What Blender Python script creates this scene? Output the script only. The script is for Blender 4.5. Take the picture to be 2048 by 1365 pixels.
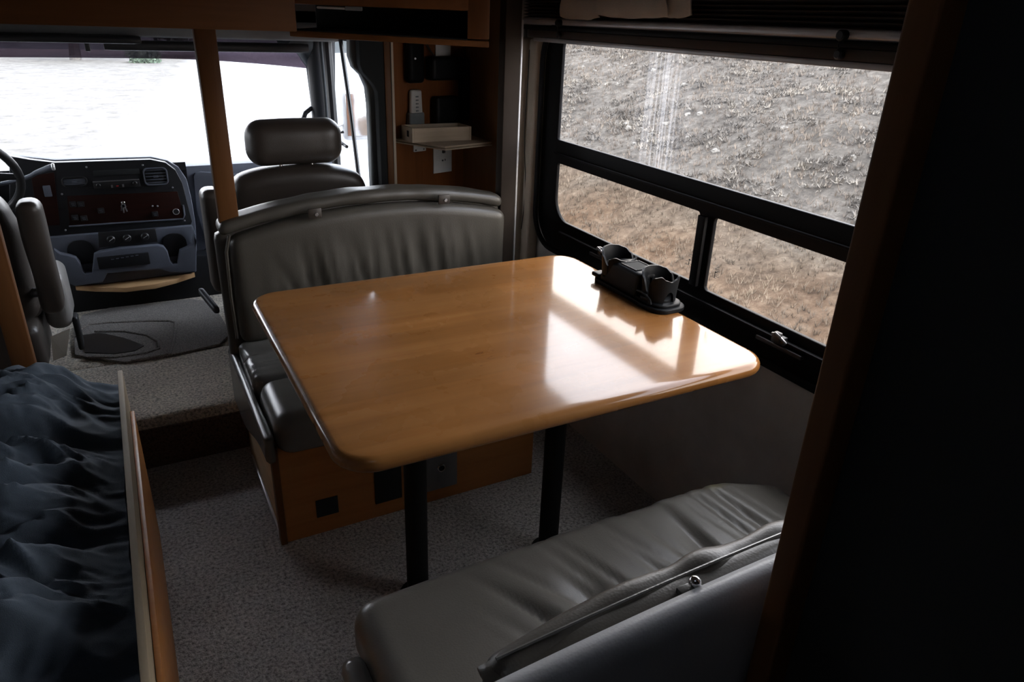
import bpy, bmesh, math, random
import numpy as np
from mathutils import Vector, Matrix, noise
random.seed(7)
sc = bpy.context.scene
col = sc.collection
for o in list(bpy.data.objects): bpy.data.objects.remove(o)

# ------------------------------------------------------------------ camera
YAW, PIT, ROL, FPX = 0.50837, 0.42456, 0.03947, 1423.74
CAM = Vector((0, 0, 1.5))
_f = Vector((math.sin(YAW)*math.cos(PIT), math.cos(YAW)*math.cos(PIT), -math.sin(PIT)))
_r = Vector((math.cos(YAW), -math.sin(YAW), 0)); _u = _r.cross(_f)
R2 = math.cos(ROL)*_r + math.sin(ROL)*_u
U2 = -math.sin(ROL)*_r + math.cos(ROL)*_u
cd = bpy.data.cameras.new('camera'); cam = bpy.data.objects.new('camera', cd); col.objects.link(cam)
cam.matrix_world = Matrix(((R2.x, U2.x, -_f.x, CAM.x), (R2.y, U2.y, -_f.y, CAM.y), (R2.z, U2.z, -_f.z, CAM.z), (0, 0, 0, 1)))
cd.sensor_width = 36; cd.lens = 36*FPX/2048; cd.clip_start = 0.02; cd.clip_end = 400
sc.camera = cam

# ------------------------------------------------------------------ sky and exposure
sc.view_settings.view_transform = 'Standard'; sc.view_settings.look = 'None'
sc.view_settings.gamma = 1; sc.view_settings.use_curve_mapping = False
sc.view_settings.exposure = 0.0
W = bpy.data.worlds.new('overcast_sky'); sc.world = W; W.use_nodes = True
wn = W.node_tree.nodes; wl = W.node_tree.links
bg = wn['Background']; bg.inputs['Strength'].default_value = 9.0
tc = wn.new('ShaderNodeTexCoord'); sp = wn.new('ShaderNodeSeparateXYZ'); cr = wn.new('ShaderNodeValToRGB')
wl.new(tc.outputs['Generated'], sp.inputs[0]); wl.new(sp.outputs['Z'], cr.inputs[0]); wl.new(cr.outputs[0], bg.inputs['Color'])
cr.color_ramp.elements[0].position = 0.05; cr.color_ramp.elements[0].color = (0.98, 0.98, 1.0, 1)
cr.color_ramp.elements[1].position = 0.65; cr.color_ramp.elements[1].color = (0.46, 0.51, 0.60, 1)
dt = wn.new('ShaderNodeVectorMath'); dt.operation = 'DOT_PRODUCT'; wl.new(tc.outputs['Generated'], dt.inputs[0]); dt.inputs[1].default_value = (-.05, .86, .51)
gr = wn.new('ShaderNodeMapRange'); gr.interpolation_type = 'SMOOTHSTEP'; gr.inputs[1].default_value = .80; gr.inputs[2].default_value = .99; gr.inputs[3].default_value = 9.0; gr.inputs[4].default_value = 24.0
wl.new(dt.outputs['Value'], gr.inputs[0])                      # glow added to the sky ahead, to light the step and aisle floor
d2 = wn.new('ShaderNodeVectorMath'); d2.operation = 'DOT_PRODUCT'; wl.new(tc.outputs['Generated'], d2.inputs[0]); d2.inputs[1].default_value = (.87, .10, .48)
g2 = wn.new('ShaderNodeMapRange'); g2.interpolation_type = 'SMOOTHSTEP'; g2.inputs[1].default_value = .35; g2.inputs[2].default_value = .95; g2.inputs[3].default_value = 0.0; g2.inputs[4].default_value = 14.0
wl.new(d2.outputs['Value'], g2.inputs[0])                      # and a brighter sky over the hillside
ad_ = wn.new('ShaderNodeMath'); ad_.operation = 'ADD'; wl.new(gr.outputs[0], ad_.inputs[0]); wl.new(g2.outputs[0], ad_.inputs[1]); wl.new(ad_.outputs[0], bg.inputs['Strength'])
sl = bpy.data.lights.new('sun', 'SUN'); sl.energy = 4.5; sl.angle = math.radians(6); sl.color = (1.0, .95, .87)
so = bpy.data.objects.new('sun', sl); col.objects.link(so); so.location = (0, -20, 25)
so.rotation_euler = Vector((.03, .70, -.80)).to_track_quat('-Z', 'Y').to_euler()

def at(px, py, ax, v):
    """point where the camera ray through a pixel meets the plane axis=v"""
    d = _f*FPX + R2*(px-1024) - U2*(py-682.5)
    t = (v-CAM[ax])/d[ax]
    return CAM + d*t

# ------------------------------------------------------------------ materials
def nodes(name):
    m = bpy.data.materials.new(name); m.use_nodes = True
    nt = m.node_tree; return m, nt, nt.nodes['Principled BSDF']
def N(nt, t, **k):
    n = nt.nodes.new(t)
    for a, b in k.items(): setattr(n, a, b)
    return n
def coords(nt, scale=(1, 1, 1), rot=(0, 0, 0), obj=True):
    c = N(nt, 'ShaderNodeNewGeometry'); mp = N(nt, 'ShaderNodeMapping')
    mp.inputs['Scale'].default_value = scale; mp.inputs['Rotation'].default_value = rot
    nt.links.new(c.outputs['Position'], mp.inputs[0]); return mp.outputs[0]
def noisen(nt, vec, scale, detail=3, rough=.5, dist=0):
    n = N(nt, 'ShaderNodeTexNoise'); n.inputs['Scale'].default_value = scale; n.inputs['Detail'].default_value = detail
    n.inputs['Roughness'].default_value = rough; n.inputs['Distortion'].default_value = dist
    nt.links.new(vec, n.inputs['Vector']); return n.outputs['Fac']
def ramp(nt, fac, stops):
    r = N(nt, 'ShaderNodeValToRGB'); nt.links.new(fac, r.inputs[0]); e = r.color_ramp.elements
    while len(e) < len(stops): e.new(.5)
    for k, (p, c) in enumerate(stops):
        e[k].position = p; e[k].color = (*c, 1) if len(c) == 3 else c
    return r.outputs[0]
def bump(nt, b, h, strength, dist=.01):
    n = N(nt, 'ShaderNodeBump'); n.inputs['Strength'].default_value = strength; n.inputs['Distance'].default_value = dist
    nt.links.new(h, n.inputs['Height']); nt.links.new(n.outputs[0], b.inputs['Normal'])
def simple(name, c, rough=.5, metal=0, var=.12, bs=0, bscale=200, scale=8, spec=.5):
    m, nt, b = nodes(name)
    v = coords(nt); f = noisen(nt, v, scale, 4)
    lo = tuple(x*(1-var) for x in c); hi = tuple(min(1, x*(1+var)) for x in c)
    nt.links.new(ramp(nt, f, [(.3, lo), (.7, hi)]), b.inputs['Base Color'])
    b.inputs['Roughness'].default_value = rough; b.inputs['Metallic'].default_value = metal
    b.inputs['Specular IOR Level'].default_value = spec
    if bs: bump(nt, b, noisen(nt, v, bscale, 2), bs, .002)
    return m
def wood(name, dark, light, rough=.35, axis=0, plank=0, coat=0.0, grain=28):
    m, nt, b = nodes(name)
    s = [grain]*3; s[axis] = grain*.06
    v = coords(nt, tuple(s)); f = noisen(nt, v, 1.0, 5, .6, .6)
    base = ramp(nt, f, [(.25, dark), (.75, light)])
    if plank:
        geo = N(nt, 'ShaderNodeNewGeometry'); sx = N(nt, 'ShaderNodeSeparateXYZ'); nt.links.new(geo.outputs['Position'], sx.inputs[0])
        o = 'Y' if axis == 0 else 'X'
        mu = N(nt, 'ShaderNodeMath', operation='DIVIDE'); mu.inputs[1].default_value = plank; nt.links.new(sx.outputs[o], mu.inputs[0])
        fl = N(nt, 'ShaderNodeMath', operation='FLOOR'); nt.links.new(mu.outputs[0], fl.inputs[0])
        # staggered board ends
        o2 = 'X' if axis == 0 else 'Y'
        d2 = N(nt, 'ShaderNodeMath', operation='MULTIPLY_ADD'); nt.links.new(sx.outputs[o2], d2.inputs[0]); d2.inputs[1].default_value = 1.6
        w1 = N(nt, 'ShaderNodeMath', operation='MULTIPLY'); nt.links.new(fl.outputs[0], w1.inputs[0]); w1.inputs[1].default_value = .37
        nt.links.new(w1.outputs[0], d2.inputs[2])
        fl2 = N(nt, 'ShaderNodeMath', operation='FLOOR'); nt.links.new(d2.outputs[0], fl2.inputs[0])
        cb = N(nt, 'ShaderNodeCombineXYZ'); nt.links.new(fl.outputs[0], cb.inputs[0]); nt.links.new(fl2.outputs[0], cb.inputs[1])
        wn_ = N(nt, 'ShaderNodeTexWhiteNoise'); nt.links.new(cb.outputs[0], wn_.inputs[0])
        mr = N(nt, 'ShaderNodeMapRange'); mr.inputs[3].default_value = .87; mr.inputs[4].default_value = 1.10
        nt.links.new(wn_.outputs['Value'], mr.inputs[0])
        mx = N(nt, 'ShaderNodeVectorMath', operation='SCALE'); nt.links.new(base, mx.inputs[0]); nt.links.new(mr.outputs[0], mx.inputs['Scale'])
        base = mx.outputs[0]
        big = noisen(nt, coords(nt), 3.0, 3)
        mr2 = N(nt, 'ShaderNodeMapRange'); mr2.inputs[1].default_value = .3; mr2.inputs[2].default_value = .7; mr2.inputs[3].default_value = .86; mr2.inputs[4].default_value = 1.1
        nt.links.new(big, mr2.inputs[0])
        mx2 = N(nt, 'ShaderNodeVectorMath', operation='SCALE'); nt.links.new(base, mx2.inputs[0]); nt.links.new(mr2.outputs[0], mx2.inputs['Scale'])
        base = mx2.outputs[0]
        # small dents and dark scratches
        sc_ = noisen(nt, coords(nt, (14, 60, 20), (0, 0, .2)), 1.0, 2, .5, 1.5)
        msk = noisen(nt, coords(nt), 7, 2)
        mm = N(nt, 'ShaderNodeMath', operation='MULTIPLY'); nt.links.new(sc_, mm.inputs[0]); nt.links.new(msk, mm.inputs[1])
        k = ramp(nt, mm.outputs[0], [(.475, (1, 1, 1)), (.50, (.55, .45, .4))])
        mx3 = N(nt, 'ShaderNodeVectorMath', operation='MULTIPLY'); nt.links.new(base, mx3.inputs[0]); nt.links.new(k, mx3.inputs[1])
        base = mx3.outputs[0]
    nt.links.new(base, b.inputs['Base Color'])
    b.inputs['Roughness'].default_value = rough
    b.inputs['Coat Weight'].default_value = coat; b.inputs['Coat IOR'].default_value = 1.5; b.inputs['Coat Roughness'].default_value = .09
    b.inputs['Specular IOR Level'].default_value = .08 if plank else .22
    if plank:
        fine = noisen(nt, coords(nt, (3, 20, 3)), 3.0, 3)
        bump(nt, b, fine, .06, .003)
        rr = ramp(nt, noisen(nt, coords(nt), 9, 4), [(.3, (.24,)*3), (.75, (.34,)*3)])
        nt.links.new(rr, b.inputs['Roughness'])
    return m
def leather(name, c, rough=.42, stain=False):
    m, nt, b = nodes(name)
    v = coords(nt); f = noisen(nt, v, 5, 4)
    base = ramp(nt, f, [(.3, tuple(x*.88 for x in c)), (.7, tuple(x*1.1 for x in c))])
    if stain:
        ds = N(nt, 'ShaderNodeVectorMath', operation='DISTANCE'); g = N(nt, 'ShaderNodeNewGeometry'); nt.links.new(g.outputs['Position'], ds.inputs[0])
        ds.inputs[1].default_value = tuple(at(1422, 962, 2, .475))
        nz = noisen(nt, v, 40, 2); ad = N(nt, 'ShaderNodeMath', operation='MULTIPLY_ADD'); nt.links.new(nz, ad.inputs[0]); ad.inputs[1].default_value = .04
        nt.links.new(ds.outputs['Value'], ad.inputs[2])
        fc = ramp(nt, ad.outputs[0], [(.035, (.7, .7, .7)), (.060, (0, 0, 0))])
        mx = N(nt, 'ShaderNodeMix', data_type='RGBA'); nt.links.new(fc, mx.inputs['Factor']); nt.links.new(base, mx.inputs[6]); mx.inputs[7].default_value = (c[0]*1.15, c[1]*1.1, c[2]*.55, 1)
        base = mx.outputs[2]
    nt.links.new(base, b.inputs['Base Color']); b.inputs['Roughness'].default_value = rough
    vo = N(nt, 'ShaderNodeTexVoronoi'); vo.inputs['Scale'].default_value = 260; nt.links.new(v, vo.inputs['Vector'])
    bump(nt, b, vo.outputs['Distance'], .12, .0015)
    return m
def carpet(name, c, scale=150, strength=1.0):
    m, nt, b = nodes(name)
    v = coords(nt); f = noisen(nt, v, scale, 3, .7); g = noisen(nt, v, 5, 3)
    base = ramp(nt, f, [(.34, tuple(x*.35 for x in c)), (.5, c), (.72, tuple(min(1, x*1.6) for x in c))])
    k = ramp(nt, g, [(.3, (.85,)*3), (.7, (1.1,)*3)])
    mx = N(nt, 'ShaderNodeVectorMath', operation='MULTIPLY'); nt.links.new(base, mx.inputs[0]); nt.links.new(k, mx.inputs[1])
    nt.links.new(mx.outputs[0], b.inputs['Base Color']); b.inputs['Roughness'].default_value = 1; b.inputs['Specular IOR Level'].default_value = .1
    b.inputs['Sheen Weight'].default_value = .2
    bump(nt, b, f, strength, .012)
    return m
def glass(name, trans=(.5, .5, .5), refl=.06, dirt=0.0, streak=False):
    m, nt, b = nodes(name); nt.nodes.remove(b)
    out = nt.nodes['Material Output']
    tr = N(nt, 'ShaderNodeBsdfTransparent'); tr.inputs[0].default_value = (*trans, 1)
    gl = N(nt, 'ShaderNodeBsdfGlossy'); gl.inputs['Roughness'].default_value = .02
    lw = N(nt, 'ShaderNodeLayerWeight'); pw = N(nt, 'ShaderNodeMath', operation='POWER'); nt.links.new(lw.outputs['Facing'], pw.inputs[0]); pw.inputs[1].default_value = 10.0
    lw.inputs['Blend'].default_value = .5
    fr = N(nt, 'ShaderNodeMath', operation='MULTIPLY_ADD'); nt.links.new(pw.outputs[0], fr.inputs[0]); fr.inputs[1].default_value = .9; fr.inputs[2].default_value = refl*.5
    mx = N(nt, 'ShaderNodeMixShader'); nt.links.new(fr.outputs[0], mx.inputs[0]); nt.links.new(tr.outputs[0], mx.inputs[1]); nt.links.new(gl.outputs[0], mx.inputs[2])
    last = mx.outputs[0]
    if dirt:
        df = N(nt, 'ShaderNodeBsdfTranslucent'); df.inputs[0].default_value = (.8, .8, .82, 1)
        v = coords(nt, (3, 3, 3)); f = noisen(nt, v, 1, 4)
        a = ramp(nt, f, [(.3, (dirt*.5,)*3), (.75, (dirt*1.5,)*3)])
        if streak:
            s1 = noisen(nt, coords(nt, (1, 130, 1.5)), 1.0, 3, .6)
            ms = N(nt, 'ShaderNodeVectorMath', operation='DISTANCE')
            g = N(nt, 'ShaderNodeNewGeometry'); sc1 = N(nt, 'ShaderNodeVectorMath', operation='MULTIPLY'); sc1.inputs[1].default_value = (0, 1, .28)
            nt.links.new(g.outputs['Position'], sc1.inputs[0]); nt.links.new(sc1.outputs[0], ms.inputs[0]); ms.inputs[1].default_value = (0, 1.72, .33)
            band = ramp(nt, ms.outputs['Value'], [(.05, (1, 1, 1)), (.14, (0, 0, 0))])
            st = ramp(nt, s1, [(.46, (.004, .004, .004)), (.62, (.055,)*3)])
            m1 = N(nt, 'ShaderNodeVectorMath', operation='MULTIPLY'); nt.links.new(band, m1.inputs[0]); nt.links.new(st, m1.inputs[1])
            ad = N(nt, 'ShaderNodeVectorMath', operation='ADD'); nt.links.new(a, ad.inputs[0]); nt.links.new(m1.outputs[0], ad.inputs[1]); a = ad.outputs[0]
        mx2 = N(nt, 'ShaderNodeMixShader'); nt.links.new(a, mx2.inputs[0]); nt.links.new(last, mx2.inputs[1]); nt.links.new(df.outputs[0], mx2.inputs[2]); last = mx2.outputs[0]
    nt.links.new(last, out.inputs[0])
    return m

M = {}
M['table'] = wood('maple_butcher_block', (.215, .086, .022), (.31, .142, .046), .16, 0, .075, .62)
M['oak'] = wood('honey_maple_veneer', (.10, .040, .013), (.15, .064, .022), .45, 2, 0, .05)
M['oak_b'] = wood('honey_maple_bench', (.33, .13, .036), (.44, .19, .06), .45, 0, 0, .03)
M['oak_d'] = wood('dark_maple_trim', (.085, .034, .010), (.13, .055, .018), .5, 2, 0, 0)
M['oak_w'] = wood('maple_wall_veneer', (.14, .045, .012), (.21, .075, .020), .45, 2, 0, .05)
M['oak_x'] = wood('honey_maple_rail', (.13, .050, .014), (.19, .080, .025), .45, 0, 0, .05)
M['ply'] = wood('raw_plywood_edge', (.22, .175, .12), (.36, .29, .20), .7, 1, 0, 0)
M['ply2'] = wood('tan_plywood', (.50, .36, .22), (.70, .53, .34), .6, 1, 0, 0)
M['tray'] = wood('pale_maple_tray', (.52, .30, .14), (.68, .43, .22), .4, 0)
M['leather'] = leather('taupe_vinyl', (.066, .060, .050), .40)
M['leather_cab'] = leather('dark_taupe_cab_vinyl', (.044, .035, .029), .42)
M['leather_seat'] = leather('taupe_vinyl_stained', (.115, .106, .092), .36, True)
M['leather_dark'] = leather('grey_vinyl', (.15, .148, .14), .26)
M['panelgrey'] = leather('smooth_grey_vinyl', (.36, .37, .385), .42)
M['carpet'] = carpet('brown_grey_carpet', (.385, .368, .352), 105, .9)
M['carpet2'] = carpet('tan_cab_carpet', (.58, .50, .40), 110, .5)
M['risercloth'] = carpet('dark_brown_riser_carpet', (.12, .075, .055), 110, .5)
M['mat'] = carpet('taupe_floor_mat', (.22, .19, .165), 200, .3)
M['black'] = simple('black_plastic', (.012, .012, .013), .45, bs=.1)
M['blackgloss'] = simple('black_painted_aluminium', (.006, .006, .007), .5, spec=.10)
M['rubber'] = simple('matt_black_rubber', (.006, .007, .0085), .5, spec=.2, bs=.15, bscale=400)
M['blackmetal'] = simple('black_steel', (.006, .006, .006), .6, spec=.2)
M['dashgrey'] = simple('blue_grey_dash_plastic', (.105, .115, .142), .6, spec=.3, bs=.3, bscale=500)
M['dashdark'] = simple('charcoal_dash_plastic', (.011, .0115, .0135), .5, spec=.3, bs=.2, bscale=500)
M['burl'] = wood('dark_burl_panel', (.012, .004, .003), (.026, .007, .005), .35, 0)
M['chrome'] = simple('chrome', (.7, .7, .72), .15, 1)
M['grey_metal'] = simple('brushed_grey_metal', (.28, .28, .29), .4, .8)
M['white'] = simple('white_plastic', (.55, .55, .54), .5)
M['offwhite'] = simple('off_white_cloth', (.58, .54, .47), .9, bs=.4, bscale=300)
M['wallvinyl'] = simple('beige_wall_vinyl', (.55, .52, .50), .7, bs=.3, bscale=120)
M['ceilingfab'] = simple('dull_ceiling_fabric', (.20, .18, .16), .9)
M['wallfab'] = simple('beige_padded_fabric', (.50, .42, .33), .9, bs=.4, bscale=200)
M['headliner'] = simple('grey_headliner', (.15, .155, .155), .9)
M['postvinyl'] = simple('taupe_post_vinyl', (.042, .033, .027), .85, spec=.08)
M['rail'] = simple('pale_grey_rail', (.55, .55, .56), .35, .3)
M['pleat'] = simple('brown_pleated_shade', (.075, .06, .05), .85)
M['duvet'] = simple('slate_blue_cotton', (.055, .076, .102), .85, bs=.35, bscale=700, var=.15)
M['liner'] = simple('dark_bed_fabric', (.03, .035, .04), .9)
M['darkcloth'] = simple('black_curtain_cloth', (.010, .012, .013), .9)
M['boxwood'] = wood('pale_pine_box', (.45, .36, .26), (.62, .52, .40), .6, 0)
M['red'] = simple('red_indicator', (.6, .02, .02), .4)
M['label'] = simple('grey_print', (.05, .05, .05), .6)
M['pillar_dark'] = simple('dark_pillar_trim', (.022, .025, .028), .6, spec=.25)
M['pillar'] = simple('grey_door_trim', (.20, .22, .23), .6, bs=.3, bscale=400)

def glass_tint(name, t): return glass(name, t)
M['glass_up'] = glass('tinted_dusty_glass', (.82, .805, .795), dirt=.006, streak=True)
M['glass_low'] = glass('clear_screened_glass', (.80, .765, .72), dirt=.004)
M['glass_ws'] = glass('windshield_glass', (.88, .90, .92), dirt=.01)
M['glass_band'] = glass('purple_tint_band', (.062, .046, .060))

def dome_mat():
    m, nt, b = nodes('fill_vent_dome'); nt.nodes.remove(b); t = N(nt, 'ShaderNodeBsdfTranslucent'); t.inputs[0].default_value = (.30, .305, .32, 1)
    nt.links.new(t.outputs[0], nt.nodes['Material Output'].inputs[0]); return m
M['dome'] = dome_mat()  # translucent sheet for the added roof opening that brightens the interior

# ------------------------------------------------------------------ mesh helpers
def mesh_obj(name, verts, faces, mat, parent=None, smooth=True, angle=40):
    me = bpy.data.meshes.new(name); me.from_pydata([tuple(v) for v in verts], [], faces); me.update()
    o = bpy.data.objects.new(name, me); col.objects.link(o); fin(o, mat, parent, smooth, angle); return o
def fin(o, mat, parent=None, smooth=True, angle=40):
    if mat is not None: o.data.materials.append(M[mat] if isinstance(mat, str) else mat)
    if parent is not None: o.parent = parent; o.matrix_parent_inverse = pm(parent).inverted()
    if smooth:
        for p in o.data.polygons: p.use_smooth = True
        bm = bmesh.new(); bm.from_mesh(o.data)
        for e in bm.edges:
            if len(e.link_faces) == 2 and e.calc_face_angle(0) > math.radians(angle): e.smooth = False
        bm.to_mesh(o.data); bm.free()
def pm(o):
    m = Matrix.Translation(o.location) @ o.rotation_euler.to_matrix().to_4x4()
    return pm(o.parent) @ o.matrix_parent_inverse @ m if o.parent else m
def bm_obj(name, bm, mat, parent=None, smooth=True, angle=40):
    bmesh.ops.recalc_face_normals(bm, faces=bm.faces)
    me = bpy.data.meshes.new(name); bm.to_mesh(me); bm.free()
    o = bpy.data.objects.new(name, me); col.objects.link(o); fin(o, mat, parent, smooth, angle); return o
def tag(o, label=None, cat=None, group=None, kind=None):
    if label: o['label'] = label
    if cat: o['category'] = cat
    if group: o['group'] = group
    if kind: o['kind'] = kind
    return o
def thing(name, loc, label, cat, group=None):
    o = bpy.data.objects.new(name, None); col.objects.link(o); o.location = loc; o.empty_display_size = .05
    return tag(o, label, cat, group)
def add_box(bm, lo, hi, bev=0, seg=2, mat=None):
    lo = Vector(lo); hi = Vector(hi); c = (lo+hi)/2; s = hi-lo
    r = bmesh.ops.create_cube(bm, size=1, matrix=Matrix.Translation(c) @ Matrix.Diagonal((*s, 1)))
    if bev:
        es = set()
        for v in r['verts']:
            for e in v.link_edges: es.add(e)
        r = bmesh.ops.bevel(bm, geom=list(es), offset=bev, segments=seg, profile=.5, affect='EDGES')
        vs = r['verts']
    else: vs = r['verts']
    if mat is not None: bmesh.ops.transform(bm, matrix=mat, verts=[v for v in set(vs) if v.is_valid])
def box(name, lo, hi, mat, parent=None, bev=.003, seg=2):
    bm = bmesh.new(); add_box(bm, lo, hi, bev, seg); return bm_obj(name, bm, mat, parent)
def boxes(name, lst, mat, parent=None, bev=.003):
    bm = bmesh.new()
    for lo, hi in lst: add_box(bm, lo, hi, bev)
    return bm_obj(name, bm, mat, parent)
def tube(bm, pts, r, n=10, caps=True):
    pts = [Vector(p) for p in pts]; rs = r if isinstance(r, (list, tuple)) else [r]*len(pts)
    rings = []; up = None
    for i, p in enumerate(pts):
        t = (pts[min(i+1, len(pts)-1)] - pts[max(i-1, 0)]).normalized()
        if up is None: up = t.orthogonal().normalized()
        a = (up - t*up.dot(t))
        if a.length < 1e-6: a = t.orthogonal()
        a.normalize(); up = a; b = t.cross(a)
        rings.append([bm.verts.new(p + a*math.cos(2*math.pi*k/n)*rs[i] + b*math.sin(2*math.pi*k/n)*rs[i]) for k in range(n)])
    for i in range(len(rings)-1):
        for k in range(n): bm.faces.new((rings[i][k], rings[i][(k+1) % n], rings[i+1][(k+1) % n], rings[i+1][k]))
    if caps: bm.faces.new(rings[0][::-1]); bm.faces.new(rings[-1])
def tube_obj(name, pts, r, mat, parent=None, n=10):
    bm = bmesh.new(); tube(bm, pts, r, n); return bm_obj(name, bm, mat, parent)
def cyl_obj(name, c, r, h, axis, mat, parent=None, n=24, bev=.0):
    c = Vector(c); d = Vector((0, 0, 0)); d[axis] = h/2
    rr = [r-bev, r, r, r-bev] if bev else [r, r]
    pts = [c-d, c-d+d.normalized()*bev, c+d-d.normalized()*bev, c+d] if bev else [c-d, c+d]
    return tube_obj(name, pts, rr, mat, parent, n)
def softbox(name, lo, hi, r, mat, parent=None, n=.02, fn=None, warp=None, angle=80):
    """rounded box with a dense skin; fn(p, normal) gives an outward offset, warp(p) moves points"""
    lo = np.array(lo, float); hi = np.array(hi, float); s = hi-lo; r = min(r, min(s)/2*.999)
    cnt = [max(2, int(math.ceil(x/n))) for x in s]
    verts = {}; vl = []; faces = []
    def vid(i, j, k):
        key = (i, j, k)
        if key not in verts: verts[key] = len(vl); vl.append(lo + s*np.array([i/cnt[0], j/cnt[1], k/cnt[2]]))
        return verts[key]
    for ax in range(3):
        a, b = [(1, 2), (2, 0), (0, 1)][ax]
        for side in (0, cnt[ax]):
            for i in range(cnt[a]):
                for j in range(cnt[b]):
                    q = []
                    for di, dj in ((0, 0), (1, 0), (1, 1), (0, 1)):
                        ix = [0, 0, 0]; ix[ax] = side; ix[a] = i+di; ix[b] = j+dj; q.append(vid(*ix))
                    faces.append(q if side else q[::-1])
    out = []
    ilo = lo+r; ihi = hi-r
    for p in vl:
        c = np.clip(p, ilo, ihi); d = p-c; L = np.linalg.norm(d)
        if L > 1e-9: d = d/L; q = c + d*r
        else: d = np.array([0, 0, 1.]); q = p
        if fn is not None: q = q + d*fn(q, d)
        if warp is not None: q = np.array(warp(q))
        out.append(q)
    return mesh_obj(name, out, faces, mat, parent, True, angle)
def plate(name, outline, holes, plane, depth, mat, parent=None, bev=0, off=0.0):
    """flat plate with holes; outline and holes are (u,v) lists; plane 'yz' (thickness along x), 'xz' (along y) or 'xy' (along z)"""
    cu = bpy.data.curves.new(name, 'CURVE'); cu.dimensions = '2D'; cu.fill_mode = 'BOTH'; cu.extrude = depth/2-bev; cu.bevel_depth = bev; cu.bevel_resolution = 2; cu.offset = -bev
    for pts in [outline]+holes:
        sp_ = cu.splines.new('POLY'); sp_.points.add(len(pts)-1)
        for k, (u, v) in enumerate(pts): sp_.points[k].co = (u, v, 0, 1)
        sp_.use_cyclic_u = True
    t = bpy.data.objects.new(name, cu); col.objects.link(t)
    me = bpy.data.meshes.new_from_object(t.evaluated_get(bpy.context.evaluated_depsgraph_get()))
    bpy.data.objects.remove(t); bpy.data.curves.remove(cu)
    for v in me.vertices:
        u, w, d = v.co
        v.co = {'yz': (off+d, u, w), 'xz': (u, off+d, w), 'xy': (u, w, off+d)}[plane]
    bm = bmesh.new(); bm.from_mesh(me); bmesh.ops.remove_doubles(bm, verts=bm.verts, dist=1e-5); bpy.data.meshes.remove(me)
    return bm_obj(name, bm, mat, parent, True, 35)
def rrect(u0, v0, u1, v1, r, n=6):
    rs = r if isinstance(r, (list, tuple)) else [r]*4   # bl br tr tl
    out = []
    for (cx, cy, a0), q in zip(((u0, v0, 180), (u1, v0, 270), (u1, v1, 0), (u0, v1, 90)), rs):
        ccx = cx + (q if cx == u0 else -q); ccy = cy + (q if cy == v0 else -q)
        if q <= 0: out.append((cx, cy)); continue
        for k in range(n+1):
            a = math.radians(a0+90*k/n); out.append((ccx+q*math.cos(a), ccy+q*math.sin(a)))
    return out
def nz(x, y, z=0): return noise.noise(Vector((x, y, z)))
def sstep(a, b, x):
    t = min(1, max(0, (x-a)/(b-a))); return t*t*(3-2*t)
def struct(o, label=None): o['kind'] = 'structure'; return o

# ================================================================== SETTING: the coach body
WX = 1.44            # inner face of the slide-out wall
fl = boxes('floor', [((-1.3, -2.2, -.05), (1.6, 2.47, 0))], 'carpet', bev=0); struct(fl)
def stepwarp(p): return p
st = softbox('floor', (-1.3, 2.455, -.03), (1.02, 3.0, .19), .03, 'carpet2', None, .03, lambda p, d: .003*nz(p[0]*9, p[1]*9, p[2]*9)); struct(st)
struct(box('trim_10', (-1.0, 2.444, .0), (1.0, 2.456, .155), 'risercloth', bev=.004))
cabf = softbox('floor', (-1.0, 2.98, -.03), (1.0, 3.75, .188), .02, 'carpet2', None, .05, lambda p, d: .003*nz(p[0]*6, p[1]*6)); struct(cabf)
# slide-out wall with the window opening
OY0, OY1, OZ0, OZ1 = .42, 2.33, .745, 1.46
struct(boxes('wall_right', [((WX, -2.2, 0), (WX+.018, OY0, 2.05)), ((WX, OY1, 0), (WX+.018, 2.6, 2.05)),
                            ((WX, OY0, 0), (WX+.018, OY1, OZ0)), ((WX, OY0, OZ1), (WX+.018, OY1, 2.05))], 'wallvinyl', bev=0))
VX0, VX1, VY0, VY1 = -.20, .22, -.20, .22      # unseen roof vent above the camera, added to fill the interior with light
struct(boxes('ceiling', [((-1.3, -2.2, 2.05), (VX0, 3.05, 2.1)), ((VX1, -2.2, 2.05), (1.6, 3.05, 2.1)), ((VX0, -2.2, 2.05), (VX1, VY0, 2.1)), ((VX0, VY1, 2.05), (VX1, 3.05, 2.1))], 'ceilingfab', bev=0))
rv = box('added_fill_vent', (VX0-.03, VY0-.03, 2.101), (VX1+.03, VY1+.03, 2.106), 'dome', bev=0); struct(rv)
struct(box('wall_left', (-1.3, -2.2, 0), (-1.25, 3.05, 2.05), 'wallvinyl', bev=0))
struct(box('wall_back', (-1.3, -2.25, 0), (1.6, -2.2, 2.05), 'wallvinyl', bev=0))
# the bulkhead behind the cab on the passenger side, turned a little, and its return to the slide-out
A = Vector((1.015, 2.905, 0)); B = Vector((1.385, 3.01, 0)); dirp = (B-A).normalized(); nrm = Vector((dirp.y, -dirp.x, 0))
def quad_prism(name, a, b, z0, z1, t, mat, parent=None):
    a = Vector(a); b = Vector(b); d = (b-a).normalized(); n_ = Vector((-d.y, d.x, 0))*t
    v = [(*(p.xy), z) for z in (z0, z1) for p in (a, b, b+n_, a+n_)]
    f = [(0, 3, 2, 1), (4, 5, 6, 7), (0, 1, 5, 4), (1, 2, 6, 5), (2, 3, 7, 6), (3, 0, 4, 7)]
    return mesh_obj(name, v, f, mat, parent, False)
struct(quad_prism('wall_front', A, B, 0, 2.05, .03, 'oak_w'))
struct(quad_prism('wall_front', B, (1.40, 2.6, 0), 0, 2.05, .03, 'oak'))
struct(box('wall_front', (1.38, 2.56, 0), (1.6, 2.60, 2.05), 'wallvinyl', bev=0))
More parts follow.
